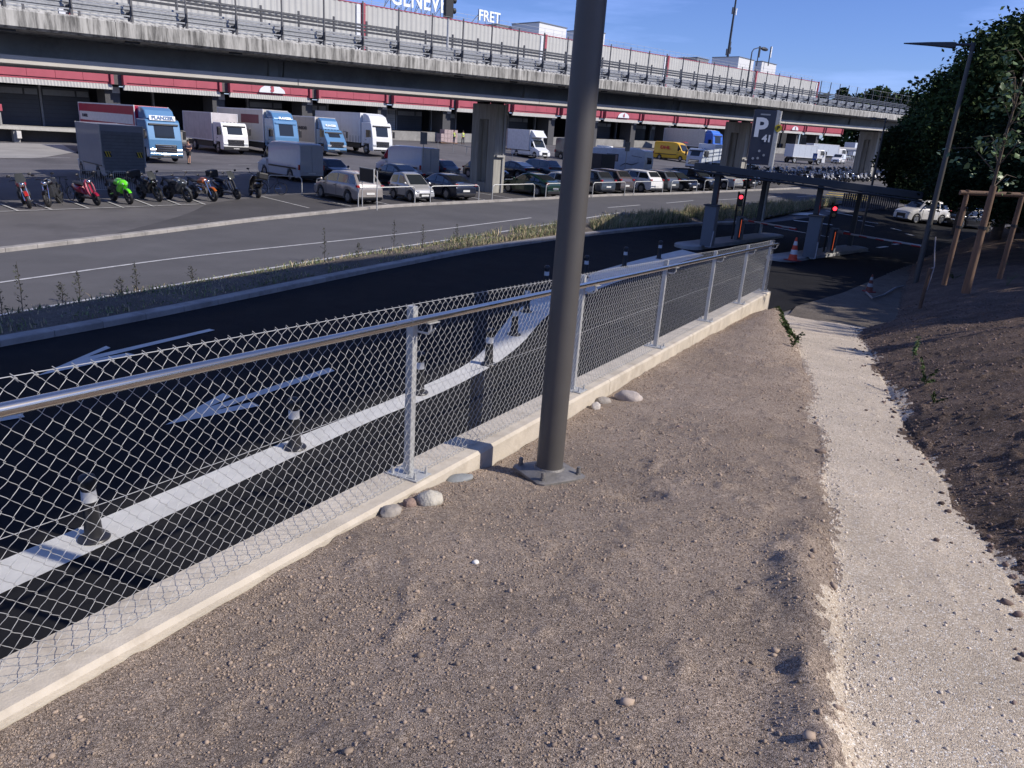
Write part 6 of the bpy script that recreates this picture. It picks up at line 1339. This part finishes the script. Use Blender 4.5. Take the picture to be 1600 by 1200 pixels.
def tr_px(px,ytop,r,label,Rc,mt,**k):
    x,y,zt=at_r(px,ytop,r); z0=float(T(x,y)); s_=SD[0]*x+SD[1]*y; w_=WD[0]*x+WD[1]*y
    return tree(label,x,y,z0-.2,zt-z0+.2,Rc,mt,**k)
GT='dense dark trees closing the view on the right'
tr_px(1458,162,84,'dark tree nearest the viaduct end, lowest of the trees on the right',3.6,leaf_d,n=22000,leafs=.19,low=.0,group=GT,seed=1,clumps=80)
tr_px(1505,136,70,'dark bushy tree just right of the lowest one, behind the white car',4.1,leaf_d,n=34000,leafs=.17,low=.42,group=GT,seed=2,clumps=110)
tr_px(1560,100,60,'dark tree rising behind the arm of the right-hand street lamp',4.1,leaf_d,n=36000,leafs=.15,low=.42,group=GT,seed=3,clumps=110)
tr_px(1618,52,54,'tall dark tree filling the right side of the photo',4.8,leaf,n=52000,leafs=.135,low=.36,group=GT,seed=4,clumps=140)
tr_px(1685,5,48,'tallest tree, cut by the right edge of the photo',6.0,leaf,n=36000,leafs=.14,low=.36,group=GT,seed=5,clumps=140)
tr_px(1605,180,44,'low dark tree in front of the tall ones at the right',3.6,leaf_d,n=26000,leafs=.12,low=.5,group=GT,seed=6,clumps=90)
tr_px(1665,215,36,'low spreading tree at the right edge behind the staked sapling',4.2,leaf_d,n=26000,leafs=.1,low=.55,group=GT,seed=16,clumps=80)
for i,(x,y,H_) in enumerate(((27,19,14),(30,27,16),(36,36,15),(26,12,15),(46,46,15),(36,24,17))):
    z0=float(T(x,y)); tree('dark leafy tree beyond the right edge of the photo',x,y,z0,H_,5.6,leaf,n=9000,leafs=.27,low=.1,group='trees outside the right edge',seed=20+i,clumps=90,trunk=.35)
for i,(px,yt,r,R_) in enumerate(((1292,141,235,5),(1320,132,260,3),(1338,143,240,7),(1362,140,245,7),(1385,138,240,8),(1410,143,235,8),(1432,148,230,9))):
    wd=['lone round tree just past the end of the hall','thin tree rising above the viaduct rail','left tree of the far group above the viaduct','second tree of the far group above the viaduct','middle tree of the far group above the viaduct','fourth tree of the far group above the viaduct','right-hand far tree touching the near dark trees'][i]
    x,y,zt=at_r(px,yt,r); z0=3.; tree(wd,x,y,z0,zt-z0,R_,leaf,n=2600,leafs=.75,low=.15,group='far trees beyond the viaduct',seed=40+i,clumps=46,trunk=.4)
# ivy-like undergrowth and the hedge at the foot of the trees
P=[]
for _ in range(20000):
    px=RNG.uniform(1395,1640); r=RNG.uniform(78,90); x,y,_z=at_r(px,300,r); P.append((x,y,float(T(x,y))+RNG.uniform(0,1.95)**2))
tag(leafmesh('undergrowth',np.array(P),.15,leaf_d),kind='stuff')
t=thing('low_palings','row of dark wooden palings by the far kerb in the shade','fence',(0,0,0)); A=np.array(hit(1316,322)[:2]); B=np.array(hit(1400,330)[:2]); mb=MB()
for k in range(26):
    p=A+(B-A)*k/25; z=float(T(*p)); mb.rbox((p[0],p[1],z+.5),(.14,.05,1.0+.2*random.random()),(0,0,.4))
mb.build('palings',M('dark_wood',(.05,.045,.05),.8),t)
# staked sapling
def sh(px,py):
    d=ray(px,py); d=d/np.hypot(d[0],d[1]); tt=np.linspace(6,40,4000); X_,Y_=d[0]*tt,d[1]*tt; s_=SD[0]*X_+SD[1]*Y_; w_=WD[0]*X_+WD[1]*Y_; Zz=np.maximum(zgrid(s_,w_),0); i=np.argmax(EYE+d[2]*tt<Zz) if (EYE+d[2]*tt<Zz).any() else 2000
    return np.array([X_[i],Y_[i],float(Zz[i])])
t=thing('tree_stakes','brown timber frame of round stakes holding a young tree on the slope','tree support',(0,0,0))
stk=[]
RS=19.2
def atr(px,py,r=RS): return Vector(at_r(px,py,r))
segs=[((1479,428),(1514,297)),((1513,440),(1548,290)),((1566,418),(1594,300))]
for i,((ax,ay),(bx_,by_)) in enumerate(segs):
    r=RS+(0 if i!=1 else -.9)+(.5 if i==2 else 0); a=atr(ax,ay,r); b=Vector((a.x,a.y,at_r(bx_,by_,r)[2])); a.z-=.25; mb=MB(); mb.tube([a,b],[.055,.05] if i!=1 else [.085,.06],10); o=mb.build('stake',wood,t,smooth=True); stk.append((a,b))
    mb=MB(); c=a+(b-a)*.62; mb.tube([c-(b-a).normalized()*.03,c+(b-a).normalized()*.03],.062 if i!=1 else .085,10); mb.build('black_tie',black,o)
a=stk[0][1]+Vector((0,0,-.06)); b=stk[2][1]+Vector((0,0,-.06)); d=(b-a).normalized(); mb=MB(); mb.tube([a-d*.15,b+d*.5],.052,10); mb.build('crossbar',wood,t,smooth=True)
base=stk[1][0]; sp=thing('young_tree','young tree with pale heart-shaped leaves tied between timber stakes','tree',(base.x+.12,base.y+.25,base.z)); mb=MB(); mb.tube([(0,0,0),(.03,.02,1.8),(.0,.0,3.2),(.05,0,4.6)],[.04,.035,.028,.012],8)
P=[]; r=np.random.default_rng(77)
for k in range(26):
    h=2.3+2.6*r.random(); an=r.uniform(0,6.28); L_=r.uniform(.5,1.35)*(1.2-.12*h); e=np.array([L_*math.cos(an),L_*math.sin(an),h+L_*.25-.4*r.random()]); mb.tube([(0,0,h-.3),tuple(e*[.5,.5,1]+[0,0,.05]),tuple(e)],[.014,.009,.004],5)
    for j in range(20): q=r.uniform(.3,1.08); P.append(np.array([e[0]*q,e[1]*q,h-.3+(e[2]-h+.3)*q-.06])+r.normal(0,.07,3))
mb.build('trunk',bark,sp,smooth=True); leafmesh('crown',np.array(P),.062,leaf_l,sp,.85)
a=sh(1437,482); b=at_r(1462,420,np.hypot(a[0],a[1])); mb=MB(); mb.tube([(a[0],a[1],a[2]-.1),(a[0]+.02,a[1],b[2])],.05,10); st=mb.build('stake',wood,smooth=True); tag(st,'short round timber stake leaning at the foot of the dark lamp post','stake')
mb=MB(); q=Vector((a[0],a[1],b[2]-.05)); mb.tube([q,q+Vector((.1,-.05,.1)),q+Vector((.02,-.02,.5)),q+Vector((-.05,0,.95))],.018,6); mb.tube([q+Vector((.08,0,-.6)),q+Vector((.1,-.05,.1))],.015,5); tag(mb.build('torn_strap',M('pale_strap',(.4,.36,.36),.7),smooth=True),'torn pale strap wound around the short timber stake','strap')
# small plants on soil and slope
def plant(px,py,h,n,mt,label,leafs=.03,spread=.12,group=None,stalks=4,name='seedling'):
    p=sh(px,py); t=thing(name,label,'plant',tuple(p),0,group); r=np.random.default_rng(int(px)); mb=MB(); P=[]
    for k in range(stalks):
        e=np.array([r.normal(0,spread),r.normal(0,spread),h*r.uniform(.7,1)]); mb.tube([(0,0,-.02),tuple(e*[.4,.4,.6]),tuple(e)],[.006,.005,.002],4)
        for j in range(n//stalks): q=r.uniform(.2,1.02); P.append(e*[q**1.3,q**1.3,q]+r.normal(0,.03,3)*h)
    mb.build('stem',M('stem_green',(.09,.11,.05),.7),t); leafmesh('leaves',np.array(P),leafs,mt,t)
plant(1426,560,.42,70,leaf_l,'leafy green shoot on the dark slope, half way up it',.035,.08)
plant(1445,600,.2,60,leaf,'low green weed right below the leafy shoot on the slope',.03,.16)
plant(1238,542,.28,60,leaf,'small green weed on the sunlit edge of the soil bank',.03,.1)
plant(1560,436,.75,46,leaf_l,'thin yellow-green shrub on the crest of the slope between two stakes',.035,.16,stalks=3)
plant(1573,446,.55,26,leaf_l,'bare twiggy shrub right beside the yellow-green one',.025,.2,stalks=4)
plant(1490,436,.25,90,leaf,'clump of low weeds at the foot of the left timber stake',.03,.22)
plant(1460,630,.12,50,leaf,'flat weed patch low on the dark slope',.025,.14)
p=sh(1258,545); C=np.c_[RNG.normal(0,.35,900),RNG.normal(0,.12,900),np.abs(RNG.normal(0,.04,900))]; s_=np.interp(RNG.random(900),[0,1],[13.5,18.2]); w_=wl(s_)-.12+RNG.normal(0,.07,900); X_,Y_=SD[0]*s_+WD[0]*w_,SD[1]*s_+WD[1]*w_; tag(leafmesh('bank_grass',np.c_[X_,Y_,zgrid(s_,w_)+np.abs(RNG.normal(0,.03,900))],.035,leaf),kind='stuff')
# ---- the weedy verge
nb=64000; i=RNG.random(nb)*(len(VA2)-1.01); i0=i.astype(int); f=(i-i0)[:,None]; q=RNG.random((nb,1))
A_=VA2[i0]*(1-f)+VA2[i0+1]*f; B_=VB[i0]*(1-f)+VB[i0+1]*f; Pb=A_+(B_-A_)*(.03+.82*q)
u_=Pb@UU; keep=(u_>-2)&(u_<62)&(RNG.random(nb)<.4+.6*S((u_-14)/16))&(vnoise(Pb[:,0]*1.3,Pb[:,1]*1.3,5)>-.24); Pb=Pb[keep]; nb=len(Pb); u_=Pb@UU
hgt=(.14+.24*S((u_-14)/14)+.17*S((u_-28)/8))*RNG.uniform(.35,1.25,nb)*(1+.8*vnoise(Pb[:,0]*.9,Pb[:,1]*.9,11))
zb_=T(Pb[:,0],Pb[:,1])+.12
ba=RNG.uniform(0,6.28,nb); ln=RNG.normal(0,.22,(nb,2))*hgt[:,None]; wd=.009+.008*RNG.random(nb)
p0_=np.c_[Pb,zb_]; side=np.c_[np.cos(ba)*wd,np.sin(ba)*wd,np.zeros(nb)]; p1_=p0_+np.c_[ln*.4,hgt*.6]; p2_=p0_+np.c_[ln,hgt]
V=np.stack([p0_-side,p0_+side,p1_+side*.8,p1_-side*.8,p2_],1).reshape(-1,3); b0=np.arange(nb)[:,None]*5; Fq=np.concatenate([b0+[0,1,2],b0+[0,2,3],b0+[3,2,4]])
straw=RNG.random(nb)<.5
gm=M('verge_green',(.15,.18,.075),.7,var=.3,vs=.8,world=True,island=.4); sm_=M('dry_straw',(.42,.34,.22),.8,var=.3,vs=.7,world=True,island=.3)
for nm,msk,mt in (('verge_grass',~straw,gm),('dry_grass',straw,sm_)):
    k=np.where(msk)[0][:,None]*5; Fs=np.concatenate([k+[0,1,2],k+[0,2,3],k+[3,2,4]]); uq,inv=np.unique(Fs,return_inverse=True); tag(npmesh(nm,V[uq],inv.reshape(-1,3),mt),kind='stuff')
k=RNG.random(nb)<.35; tag(leafmesh('verge_leaves',p0_[k]+np.c_[ln[k]*.6,hgt[k]*RNG.uniform(.3,.95,k.sum())],.035,M('verge_leaf',(.12,.15,.07),.6,var=.4,vs=.7,world=True,island=.5)),kind='stuff')
def weed(px,py,h,label,mt,wide=.12,n=90):
    x,y,z=hit(px,py,.1); t=thing('tall_weed',label,'weed',(x,y,z),0,'tall weeds on the verge between the two roads'); r=np.random.default_rng(int(px*7)); mb=MB(); P=[]
    mb.tube([(0,0,-.05),(.02,.01,h*.5),(.03,-.01,h)],[.009,.007,.003],5)
    for k in range(16):
        zz=h*(.12+.85*k/16); an=k*2.4; L_=wide*(1.25-k/16)*r.uniform(.6,1.3); e=(L_*math.cos(an),L_*math.sin(an),zz+L_*.8); mb.tube([(.02,0,zz),e],[.004,.002],4)
        for j in range(n//16): q=r.uniform(.2,1.05); P.append((e[0]*q,e[1]*q,zz+L_*.8*q+r.normal(0,.015)))
    mb.build('stem',M('weed_stem',(.06,.05,.035),.8),t); leafmesh('leaves',np.array(P)+r.normal(0,.012,(len(P),3)),.026,mt,t)
wm=M('weed_leaf',(.05,.055,.035),.7,var=.3,world=True,island=.4)
for px,py,h,lb in ((36,492,1.15,'tallest weed at the left end of the verge'),(4,500,.75,'weed cut by the left edge of the photo'),(98,478,.55,'spindly weed between the two tall ones at the left end'),(125,470,.7,'branching weed right of the tallest one at the left end'),(214,462,.85,'arching weed with seed heads above the solid road line'),(190,466,.5,'short bushy weed left of the arching one'),(300,442,.45,'low bushy weed mid-way to the tall slender weeds'),(507,408,1.1,'tall slender weed left of the tallest pair before the lamp pole'),(615,391,1.15,'tallest spire-shaped weed left of the lamp pole'),(660,385,.85,'spire-shaped weed just right of the tallest spire'),(713,377,.7,'slim weed nearest to the lamp pole on its left'),(560,402,.5,'short dark weed between two tall spires'),(960,352,.8,'weed with pale heads right of the lamp pole'),(1130,345,1.0,'green bushy weed behind the left ticket machine'),(1172,345,.8,'dark green weed near the red traffic light')):
    weed(px,py,h,lb,wm,.16 if h<.6 else .12)
# ================================================================ BEHIND THE CAMERA: unseen deck, added and shaped to lay shade on the lane
er=thing('shade_deck','unseen concrete deck on round columns, added to shade the lane','shade caster',(0,0,0))
e0=np.array([18.72,-.88]); ed=np.array([.4695,.8829]); en=np.array([-ed[1],ed[0]])
def dk(t_,o): p=e0+ed*t_+en*o; return (p[0],p[1])
mb=MB(); ts=(-34,-12,0,12,22,33); W_=(8.3,8.2,8.1,7.5,6.2,4.4); rings=[]
mb.loft([[(*dk(t_,0),19.95),(*dk(t_,w_),19.95),(*dk(t_,w_),21.2),(*dk(t_,w_-.3),21.2),(*dk(t_,w_-.3),20.5),(*dk(t_,.3),20.5),(*dk(t_,.3),20.05),(*dk(t_,0),20.05)] for t_,w_ in zip(ts,W_)]); mb.build('deck',conc,er)
for t_ in (-30,32.): mb=MB(); x,y=dk(t_,4.5); mb.tube([(x,y,0),(x,y,19.95)],.55,16); mb.build('column',conc,er)

for i,(x,y,H_,R_,n_) in enumerate(((11.7,11.0,3.4,1.0,420),(9.6,1.5,4.6,.7,200),(16,6,6,2.2,1500),(14.5,1.0,5.5,2.0,1300))):  # unseen young trees, put in for their broken shade on slope and path
    s_=SD[0]*x+SD[1]*y; w_=WD[0]*x+WD[1]*y; z0=float(zgrid(np.array([s_]),np.array([w_]))[0])
    tree('unseen young tree added to dapple the slope and path with shade',x,y,z0,H_,R_,leaf,n=n_,leafs=.11,low=.8 if i==1 else .35,group='trees outside the right edge',seed=60+i,clumps=6 if i==1 else 20,trunk=.04+.01*H_)
